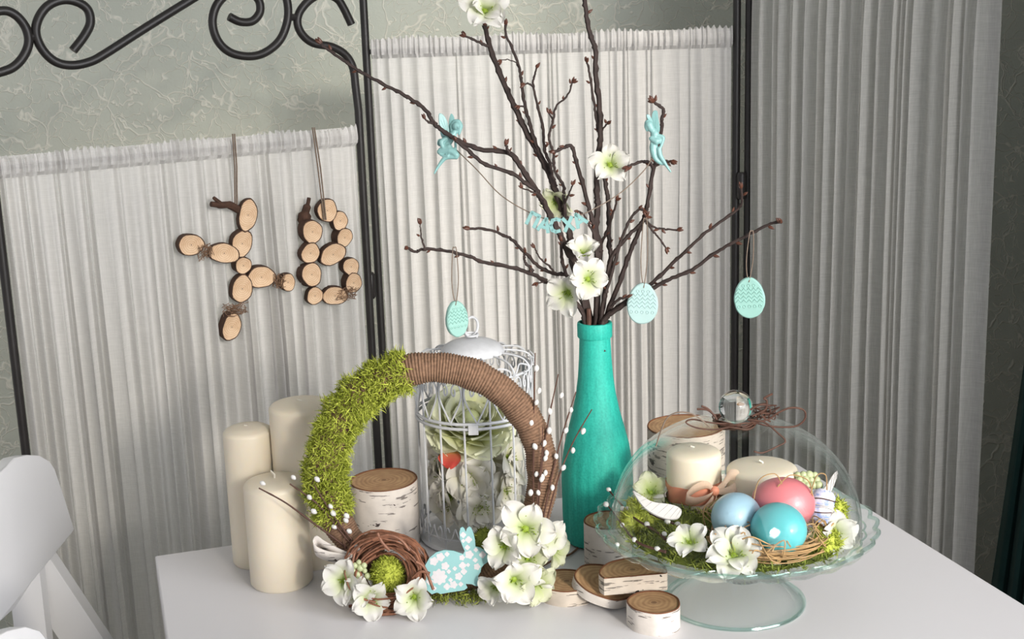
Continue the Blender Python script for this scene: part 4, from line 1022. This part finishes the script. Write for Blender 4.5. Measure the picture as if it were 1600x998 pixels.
put('cap', MB().lathe(capP, 40, (CX, CY, 0)), M['cage'], cg)
zl_ = zc0 + .016; put('hanging_loop', MB().tube(circle_pts((CX, CY, zl_ + .013), .011, 28, (.75, -.65, 0))[:-1], .0016, 7, closed=True), M['cage'], cg)
put('loop_coil', MB().tube([C2(.006 + .0004 * k / 4, .5 * k, zl_ + .0015 + .0002 * k) for k in range(22)], .0013, 6), M['cage'], cg)
put('latch', MB().box((CX - .0055, CY - CR - .0035, zb - .007), (CX + .0055, CY - CR - .0015, zb + .004)), M['cage'], cg, smooth=False)
# rose under the dome and hydrangea heads below
RCc = Vector((CX - .004, CY - .008, zb - .012))
rose = thing('rose', RCc, 'large lime-white artificial rose inside the top of the birdcage', 'flower')
put('flower_center', MB().ball(RCc + Vector((0, -.006, .004)), (.013, .013, .013), 12, 8), plain('rose_heart', (226, 234, 170), .7, .1), rose)
r = random.Random(31)
for ring, (cnt, tl, sz, rad0) in enumerate(((4, 84, .029, .004), (5, 72, .035, .007), (6, 56, .041, .008), (7, 36, .046, .009), (8, 14, .047, .009), (8, -8, .043, .009))):
    for k in range(cnt):
        a = 2 * PI * k / cnt + ring * .4 + r.uniform(-.1, .1)
        Mw = Matrix.Translation(RCc + Vector((0, 0, -.006))) @ Matrix.Rotation(math.radians(34), 4, 'X') @ Matrix.Translation((0, 0, -.006 + .002 * ring)) @ Matrix.Rotation(a, 4, 'Z') @ Matrix.Translation((0, rad0, 0)) @ Matrix.Rotation(math.radians(tl + r.uniform(-6, 6)), 4, 'X') @ Matrix.Diagonal((sz * .95, sz, sz * .9, 1))
        link('petal', PET['petal_rose'][r.randrange(4)], rose, Mw)
link('petal', PET['petal_red'][0], rose, Matrix.Translation(RCc + Vector((-.020, -.030, -.020))) @ Matrix.Rotation(math.radians(165), 4, 'Z') @ Matrix.Rotation(math.radians(-35), 4, 'X') @ Matrix.Diagonal((.022, .026, .022, 1)))
GH = 'hydrangea florets filling the birdcage'
hyd = thing('hydrangea', (CX, CY, .757), 'ivory artificial hydrangea head filling the lower birdcage', 'flower')
r = random.Random(77)
put('stem', MB().tube([(CX, CY, .757), (CX, CY, zb - .03)], .003, 7), plain('green_stem', (120, 140, 70), .6, .2), hyd)
for k in range(30):
    a = r.uniform(0, 2 * PI) if k > 15 else -PI / 2 + r.uniform(-1.45, 1.45); z = r.uniform(.792, zb - .048); rr = CR - .024
    d = Vector((math.cos(a), math.sin(a), r.uniform(-.2, .35)))
    flower(C2(rr, a, z), d, r.uniform(.021, .026), parent=hyd, kind='petal_hyd', count=4, tilt=26, seed=300 + k, name='floret')

# ================================================================== glass cake stand
b = onz(1147, 938); DX, DY = b.x, b.y; DC = Vector((DX, DY, 0)); ZD = zat(DX, DY, 815)
st = thing('cake_stand', (DX, DY, .75), 'clear glass cake stand with a scalloped rim on a flared foot', 'cake stand')
sc = lambda amp, i0: (lambda r_, z, a, i: (r_ + (amp * abs(math.sin(18 * a)) if i >= i0 else 0), z + (amp * .55 * abs(math.sin(18 * a)) if i >= i0 else 0)))
zp = ZD - .008
prp = [(0, zp - .006), (.05, zp - .006), (.108, zp - .005), (.121, zp - .001), (.131, zp + .001), (.1365, zp + .0045), (.1378, zp + .009), (.1360, zp + .0102), (.130, zp + .0075), (.120, zp + .0035), (.107, zp), (.05, zp), (0, zp)]
put('plate', MB().lathe(prp, 216, DC, lambda r_, z, a, i: (r_ + (.0046 * abs(math.sin(14 * a)) if 4 <= i <= 8 else 0), z + (.0024 * abs(math.sin(14 * a)) if 5 <= i <= 8 else 0))), M['dish_glass'], st)
bead = MB(); nb_ = 360
bead.tube([Vector((DX + (.1358 + .0046 * abs(math.sin(14 * a))) * math.cos(a), DY + (.1358 + .0046 * abs(math.sin(14 * a))) * math.sin(a), zp + .0085 + .0024 * abs(math.sin(14 * a)))) for a in [2 * PI * k / nb_ for k in range(nb_)]], .0021, 8, closed=True)
M['rim_glass'] = glass_thin('aqua_rim_glass', (.86, .95, .93, 1), .10, .8, .04)
put('rim', bead, M['rim_glass'], st)
put('rim', MB().tube([Vector((DX + (.1255 + .003 * abs(math.sin(14 * a))) * math.cos(a), DY + (.1255 + .003 * abs(math.sin(14 * a))) * math.sin(a), zp + .0062)) for a in [2 * PI * k / nb_ for k in range(nb_)]], .0011, 6, closed=True), M['rim_glass'], st)
ft = [(.014, zp - .006), (.013, zp - .016), (.016, zp - .026), (.026, zp - .038), (.042, zp - .050), (.055, zp - .060), (.064, .7565), (.0705, .7535), (.0712, .7515), (.069, .75),
      (.064, .7502), (.060, .753), (.052, zp - .0625), (.039, zp - .053), (.023, zp - .041), (.0125, zp - .029), (.0095, zp - .016), (.0105, zp - .006)]
ft = [(r_, max(.75, z)) for r_, z in ft]
put('foot', MB().lathe(ft, 72, DC), M['dish_glass'], st)
put('foot_rim', MB().tube([Vector((DX + .0702 * math.cos(a), DY + .0702 * math.sin(a), .7522)) for a in [2 * PI * k / 90 for k in range(90)]], .0020, 8, closed=True), M['rim_glass'], st)

dm = thing('glass_dome', (DX, DY, zp), 'clear glass dome with a ball knob covering the cake stand', 'dome')
DR = .1245; zd_ = zp + .0045; zt2 = zat(DX, DY, 657)
H = zt2 - zd_
out = [(DR + .0008, zd_), (DR, zd_ + .003)] + [(DR * (math.cos(t) ** .86 if t < PI / 2 - .01 else 0), zd_ + .004 + (H - .004) * math.sin(t) ** 1.0) for t in [PI / 2 * k / 26 for k in range(1, 26)]] + [(.004, zt2)]
inn = [(max(r_ - .0026, .003), z - (.0026 if z > zd_ + .02 else 0)) for r_, z in out[::-1]]
put('dome_shell', MB().lathe(out + inn + [out[0]], 96, DC), M['dome_glass'], dm)
kc = zat(DX, DY, 635)
put('knob_collar', MB().lathe([(.031, zt2 - .0065), (.032, zt2 - .005), (.027, zt2 - .0015), (.017, zt2 + .001), (.010, zt2 + .0035), (.0085, kc - .014), (.0085, kc - .010), (.006, kc - .010), (.006, zt2), (.014, zt2 - .0035), (.027, zt2 - .0058)], 48, DC), M['dish_glass'], dm)
put('knob', MB().ball((DX, DY, kc), .0168, 40, 28), M['knob_glass'], dm)
# twine nest tied round the knob
tn = thing('twine_bow', (DX, DY, zt2), 'brown twine wound round the knob of the dome with loose loops', 'twine')
tb = MB(); r = random.Random(9)
for k in range(16):
    R = r.uniform(.0175, .0225); a0 = r.uniform(0, 6.28); ln = r.uniform(3, 6.2); z0_ = kc - .0165 + r.uniform(-.0015, .0045)
    tb.tube([Vector((DX + R * math.cos(a0 + ln * q / 14), DY + R * math.sin(a0 + ln * q / 14), z0_ + .0018 * math.sin(3 * ln * q / 14 + k))) for q in range(15)], r.uniform(.0006, .0012), 5)
for k in range(10):
    c = Vector((DX + .028 + r.uniform(-.004, .006), DY + r.uniform(-.008, .004), kc - .010 + r.uniform(-.003, .004)))
    tb.tube(spline([c + Vector((r.uniform(-.011, .013), r.uniform(-.008, .008), r.uniform(-.006, .012))) for _ in range(4)], 4), r.uniform(.0005, .0010), 5)
put('twine_coil', tb, M['bark'] if False else M['thin_twig'], tn, kind='stuff')
def twine(pix, offs, rd=.0008, name='twine_loop'):
    P = [at(x, y, DY + d) for (x, y), d in zip(pix, offs)] if isinstance(offs, (list, tuple)) else [at(x, y, DY + offs) for x, y in pix]
    return put(name, MB().tube(spline(P, 7), rd, 6), M['string'] if rd < .0008 else M['thin_twig'], tn)
twine([(1170, 661), (1200, 655), (1215, 645), (1235, 637), (1255, 640), (1258, 653), (1245, 665), (1220, 667), (1195, 664), (1168, 656)], -.014, .0010)
twine([(1170, 655), (1195, 660), (1215, 676), (1227, 689), (1215, 697), (1192, 707), (1178, 705)], [-.02, -.024, -.03, -.034, -.036, -.04, -.042], .0009)
twine([(1110, 668), (1095, 655), (1080, 646), (1060, 644), (1043, 652), (1033, 672), (1025, 697)], [-.022, -.026, -.028, -.028, -.026, -.022, -.02], .00078)
twine([(1140, 667), (1115, 671), (1088, 668), (1072, 660), (1082, 655), (1110, 660), (1135, 662)], -.022, .0008)
for pix in (((1120, 655), (1108, 640), (1096, 634)), ((1118, 650), (1105, 640), (1089, 639)), ((1175, 650), (1195, 640), (1198, 626), (1194, 622), (1207, 615)), ((1172, 640), (1188, 632), (1203, 634))): twine(pix, -.012, .0011)

# ================================================================== what lies under the dome
GZ = zp + .0005
p = onz(1084, 792, zp); c1 = Vector((p.x, p.y, zp + .006)); hc = zat(p.x, p.y, 702) - c1.z
candle(c1, .0285, hc, 'ivory candle tied with a peach ribbon under the dome', 'candles under the glass dome', wick=.004)
p2 = onz(1190, 798, zp); candle((p2.x, p2.y, zp + .006), .0365, zat(p2.x, p2.y, 727) - zp - .006, 'wide low ivory candle behind the pink egg', 'candles under the glass dome', wick=.006)
rbn = thing('ribbon', (c1.x, c1.y, c1.z + .012), 'peach and cream ribbon with a bow round the candle under the dome', 'ribbon')
R_ = .0291; z0_ = c1.z + .008
put('ribbon_band', MB().lathe([(R_, z0_), (R_ + .0005, z0_ + .001), (R_ + .0006, z0_ + .010), (R_ + .0003, z0_ + .0175), (R_ - .0004, z0_ + .0175), (R_ - .0004, z0_)], 44, (c1.x, c1.y, 0), lambda r_, z, a, i: (r_ + .0005 * math.sin(9 * a), z + .002 * math.sin(a + 1) + .0008 * math.sin(5 * a))), M['ribbon_dark'], rbn)
kn = Vector((c1.x + .016, c1.y - .029, z0_ + .009))
def strip(path, w, name, mat, tw=0.0):
    L = spline(path, 7); vs = []; fs = []
    for i, q in enumerate(L):
        t = i / (len(L) - 1); ww = w * (.25 + .75 * math.sin(PI * min(max(t, .06), .94)) ** .6); a = tw * t
        d = Vector((math.sin(a) * .5, -math.sin(a), math.cos(a))) * ww
        vs += [q - d, q, q + d]
    for i in range(len(L) - 1):
        for k in range(2): a = i * 3 + k; fs.append((a, a + 1, a + 4, a + 3))
    o = put(name, MB().add(vs, fs), mat, rbn); s_ = o.modifiers.new('thickness', 'SOLIDIFY'); s_.thickness = .0003
V = Vector
def bowp(*px): return [at(x, y, kn.y - .002 - .001 * k) for k, (x, y) in enumerate(px)]
kp = at(1117, 767, kn.y - .003); kn = kp
strip([kp] + bowp((1104, 757), (1085, 764), (1072, 778), (1085, 783), (1104, 777)) + [kp], .0056, 'bow_loop', M['sheer_ribbon'], .5)
strip([kp] + bowp((1130, 757), (1141, 742), (1155, 744), (1153, 757), (1138, 767)) + [kp], .0058, 'bow_loop', M['sheer_ribbon'], -.4)
strip([kp] + bowp((1113, 780), (1100, 795), (1084, 802), (1066, 812)), .0050, 'bow_tail', M['sheer_ribbon'], .5)
strip([kp] + bowp((1120, 776), (1116, 788), (1108, 796)), .0040, 'bow_tail', M['sheer_ribbon'], .3)
put('bow_knot', MB().ball(kn, (.005, .0045, .0055), 10, 7), M['ribbon_dark'], rbn)

def egg(x, y, zc, mat, label, axis, R=.0248, L=.030):
    c = onz(x, y, zc); pr = []
    for k in range(19):
        t = PI * k / 18; zz = -math.cos(t); pr.append((R * math.sin(t) * (1 - .09 * zz), L * zz))
    fm = frame(axis, (0, 0, 1)); mb = MB().lathe(pr, 32); mb.v = [tuple(fm @ Vector(v) + c) for v in mb.v]
    solo('easter_egg', mb, mat, c, label, 'egg', 'dyed eggs in the raffia under the dome'); return c
eT = egg(1218, 827, zp + .031, egg_mat('teal_egg', (76, 180, 186)), 'glossy teal egg, frontmost of the three dyed eggs', (.35, -.8, .25), .0255, .0285)
eB = egg(1150, 808, zp + .031, egg_mat('pale_blue_egg', (160, 194, 212)), 'pale blue egg, leftmost of the three dyed eggs', (-.3, -.6, .35), .0245, .0275)
eP = egg(1224, 785, zp + .036, egg_mat('pink_egg', (222, 128, 134)), 'pink egg at the back of the three dyed eggs', (-.75, .25, .12), .0255, .031)

# moss bed
def plate_pts(n, sel, seed, zf):
    g = np.random.default_rng(seed); P = []; N = []
    while len(P) < n:
        a = g.uniform(-PI, PI); r_ = .112 * math.sqrt(g.random())
        if not sel(a, r_): continue
        P.append((DX + r_ * math.cos(a), DY + r_ * math.sin(a), zp + zf(a, r_) * g.uniform(.3, 1))); N.append((.5 * math.cos(a), .5 * math.sin(a), .9))
    return P, N
hgt = lambda a, r_: max(.003, (.010 + .007 * math.sin(7 * a + 1) + .005 * math.sin(15 * a + 40 * r_)) * (1 if r_ < .095 else (.114 - r_) / .019))
vs = [(DX, DY, zp + .004)]; fs = []; na, nr = 64, 8
for i in range(1, nr + 1):
    for j in range(na): a = 2 * PI * j / na; r_ = .111 * i / nr; vs.append((DX + r_ * math.cos(a), DY + r_ * math.sin(a), zp + .001 + .55 * hgt(a, r_)))
fs += [(0, 1 + j, 1 + (j + 1) % na) for j in range(na)]
for i in range(nr - 1):
    for j in range(na): fs.append((1 + i * na + j, 1 + (i + 1) * na + j, 1 + (i + 1) * na + (j + 1) % na, 1 + i * na + (j + 1) % na))
bed = MB().add(vs, fs); P, N = plate_pts(3500, lambda a, r_: r_ > .03, 3, hgt)
b2 = blades(P, N, 9000, .0075, .0011, 4, 1.3, 1.0, .001); bed.add(b2.v, b2.f)
solo('moss_bed', bed, M['moss_dull'], (DX, DY, zp), 'green moss spread over the plate under the glass dome', 'moss', kind='stuff')
def tuft(x, y, rx, ry, rz, seed, label, mat='moss'):
    c = onz(x, y, zp + .010); d = Vector((c.x - DX, c.y - DY, 0)); m_ = .1165 - max(rx, ry)
    if d.length > m_: c = Vector((DX, DY, c.z)) + d.normalized() * m_
    P, N = egg_pts(c, (rx, ry, rz), 900, seed)
    mb = MB().ball(c, (rx * .92, ry * .92, rz * .92), 14, 9); b_ = blades(P - N * .002, N, int(1.6e6 * rx * max(ry, rz) * 3), .0062, .0010, seed, 1.2, 1.0, .0008); mb.add(b_.v, b_.f)
    solo('moss_tuft', mb, M[mat], c, label, 'moss', 'moss tufts under the dome', kind='stuff')
tuft(985, 815, .019, .014, .014, 41, 'bright moss tuft at the left side under the dome')
tuft(1000, 790, .013, .012, .009, 42, 'small moss tuft below the left white wing')
tuft(1322, 800, .014, .014, .017, 43, 'moss tuft at the right rim under the dome')
tuft(1295, 850, .018, .013, .014, 44, 'moss tuft in front of the wrapped bundle')
# raffia
rf = MB(); r = random.Random(14); ec = (eT + eB + eP) / 3
for k in range(110):
    R = r.uniform(.030, .056); a0 = r.uniform(0, 6.28); ln = r.uniform(1.2, 3.6); zz = zp + r.uniform(.008, .021); tl = r.uniform(-.12, .12)
    pts = [Vector((ec.x + R * (1 + .1 * math.sin(4 * t + k)) * math.cos(a0 + ln * t), ec.y - .006 + .9 * R * math.sin(a0 + ln * t), max(zp + .006, zz + tl * R * math.sin(ln * t + k)))) for t in [q / 14 for q in range(15)]]
    rf.tube(pts, r.uniform(.0005, .0011), 5)
for k in range(26):
    x0, y0 = r.choice(((1262, 840), (1150, 850), (1200, 868), (1130, 830))); c = onz(x0 + r.uniform(-25, 25), y0 + r.uniform(-10, 12), zp + .016)
    P = [c + Vector((r.uniform(-.016, .016), r.uniform(-.012, .012), r.uniform(-.006, .020))) for _ in range(5)]; rf.tube(spline(P, 5), r.uniform(.0005, .0009), 5)
for pix in (((1175, 800), (1185, 752), (1210, 740), (1222, 756)), ((1215, 760), (1235, 742), (1262, 750), (1270, 775)), ((1262, 790), (1275, 745), (1290, 742), (1292, 765)), ((1135, 830), (1105, 800), (1120, 780), (1135, 775)), ((1140, 850), (1105, 825), (1100, 795), (1118, 782))):
    rf.tube(spline([at(x, y, DY - .035) for x, y in pix], 6), .0006, 5)
solo('raffia_nest', rf, M['raffia'], (ec.x, ec.y, zp), 'curly straw raffia nest round the three eggs', 'raffia', kind='stuff')
# blossoms and bits
GD = 'blossoms under the glass dome'
def under(p_, size):
    d = Vector((p_.x - DX, p_.y - DY, 0)); m_ = .1215 - size * .88
    return p_ if d.length < m_ else Vector((DX, DY, p_.z)) + d.normalized() * m_
flower(under(onz(1078, 848, zp + .020), .021), (-.2, -.55, .8), .021, 'small white blossom left of the pale blue egg', GD, seed=401, tilt=30)
flower(under(onz(1146, 874, zp + .013), .0275), (.0, -.62, .76), .0275, 'biggest white blossom at the front rim of the plate', GD, seed=402, count=6, tilt=24, second=3)
flower(under(onz(1322, 838, zp + .014), .024), (.35, -.8, .3), .024, 'white blossom at the right rim of the plate', GD, seed=403, tilt=46)
flower(under(onz(985, 762, zp + .012), .022), (-.2, -.4, .8), .022, 'white blossom at the back left under the dome', GD, seed=404, tilt=34)
flower(under(onz(1015, 770, zp + .016), .022), (-.1, -.6, .7), .022, 'pale green blossom behind the left white wing', GD, kind='petal_green', seed=405, tilt=34)
def wing(pix, Y, label, seed):
    c = at(*[sum(q[i] for q in pix) / len(pix) for i in (0, 1)], Y); fm = frame((0, -.85, .5), (0, 0, 1), c); inv = fm.inverted()
    def loc(x, y): q = inv @ onplane(x, y, c, fm.to_3x3() @ Vector((0, 0, 1))); return (q.x, q.y)
    poly = [loc(*q) for q in pix]; L = [tuple(q.xy) for q in spline([Vector((a, b_, 0)) for a, b_ in poly], 4, True)]
    t = thing('angel_wing', c, label, 'wing', 'white wings under the dome')
    w = put('wing_body', MB().prism(L[::-1] if sum((a[0] * b_[1] - b_[0] * a[1]) for a, b_ in zip(L, L[1:] + L[:1])) < 0 else L, -.0016, .0016, fm, .0009), M['wing'], t)
    n = len(L); h = n // 2; fb = MB()
    for k in range(2, h - 1, 2):
        a, b_ = L[k], L[n - k]; m1 = ((a[0] * .9 + b_[0] * .1), (a[1] * .9 + b_[1] * .1)); k2 = min(n - 1, n - k + 3); b2_ = L[k2 % n]
        fb.tube([fm @ Vector((m1[0], m1[1], .0014)), fm @ Vector((b2_[0] * .86 + a[0] * .14, b2_[1] * .86 + a[1] * .14, .0014))], [.0007, .0005], 5)
    put('feather_ridge', fb, M['wing'], t)
wing([(988, 767), (1002, 774), (1018, 783), (1044, 787), (1060, 792), (1065, 800), (1058, 811), (1040, 811), (1020, 803), (1003, 790)], DY - .035, 'white wing lying left of the ribboned candle', 1)
wing([(1308, 736), (1306, 750), (1297, 771), (1288, 779), (1283, 770), (1292, 755), (1303, 739)], DY + .01, 'small white wing standing above the wrapped bundle', 2)
# wrapped bundle
bc = at(1279, 799, DY - .012); m = NT('lilac_printed_paper'); f = m.noise(m.coord(), 150, 3)
m.link(m.ramp(f, [(.38, lin((150, 168, 214))), (.5, lin((214, 214, 236))), (.62, lin((232, 230, 240)))]), m.b.inputs['Base Color']); m.b.inputs['Roughness'].default_value = .7
bf = frame((-.25, -.85, .45), (.3, 0, 1), bc); bd = thing('wrapped_bundle', bc, 'lilac paper bundle wound with white and brown twine', 'bundle')
prb = [(0, -.0225), (.008, -.0225), (.0115, -.019), (.0125, -.006), (.0125, .008), (.0110, .019), (.007, .0225), (0, .0225)]
mb = MB().lathe(prb, 20); mb.v = [tuple(bf @ Vector((v[0], v[2], v[1] * .7))) for v in mb.v]; put('paper_roll', mb, m.m, bd)
for k, (t, mt) in enumerate(((-.014, 'wing'), (-.008, 'wing'), (-.001, 'thin_twig'), (.006, 'wing'), (.012, 'thin_twig'), (.003, 'wing'))):
    put('twine_turn', MB().tube([bf @ Vector((.0129 * math.cos(a), t + .004 * math.cos(a) + .001 * math.sin(2 * a + k), .0129 * .72 * math.sin(a))) for a in [2 * PI * q / 24 for q in range(24)]], .0006, 5, closed=True), M[mt], bd)
# berries and willow twigs under the dome
bq = thing('berry_sprig', onz(1262, 752, zp + .02), 'sprig of pale green berries behind the pink egg', 'berries')
for k in range(12): put('berry', MB().ball(at(1246 + 9 * (k % 4) + 3 * (k // 4), 742 + 8 * (k // 4), DY + .025 - .004 * (k // 4)), .0036 + .0006 * (k % 3), 9, 6), M['berry'], bq)
def DPp(x, y, off=0): return onz(x, y, zp + .016 + off)
for pix, buds, lb_, sd in ((((1040, 842), (1024, 829), (990, 808), (962, 778), (951, 765)), ((951, 764), (973, 794), (981, 794), (1011, 818), (1038, 833)), 'upper willow twig with white buds at the left under the dome', 1),
                           (((1040, 862), (1004, 851), (986, 838), (974, 822), (950, 790)), ((972, 819), (991, 842), (1027, 856), (947, 787), (964, 850)), 'lower willow twig with white buds by the left rim', 2),
                           (((1074, 829), (1044, 814), (1016, 803), (1002, 795)), ((1043, 814), (1059, 818), (1004, 795)), 'short willow twig beneath the left white wing', 3)):
    t = thing('willow_twig', DPp(*pix[0]), lb_, 'twig', 'willow twigs under the dome')
    willow(t, pix, .0014, buds, sd, DPp, (0, .004), name='stem')
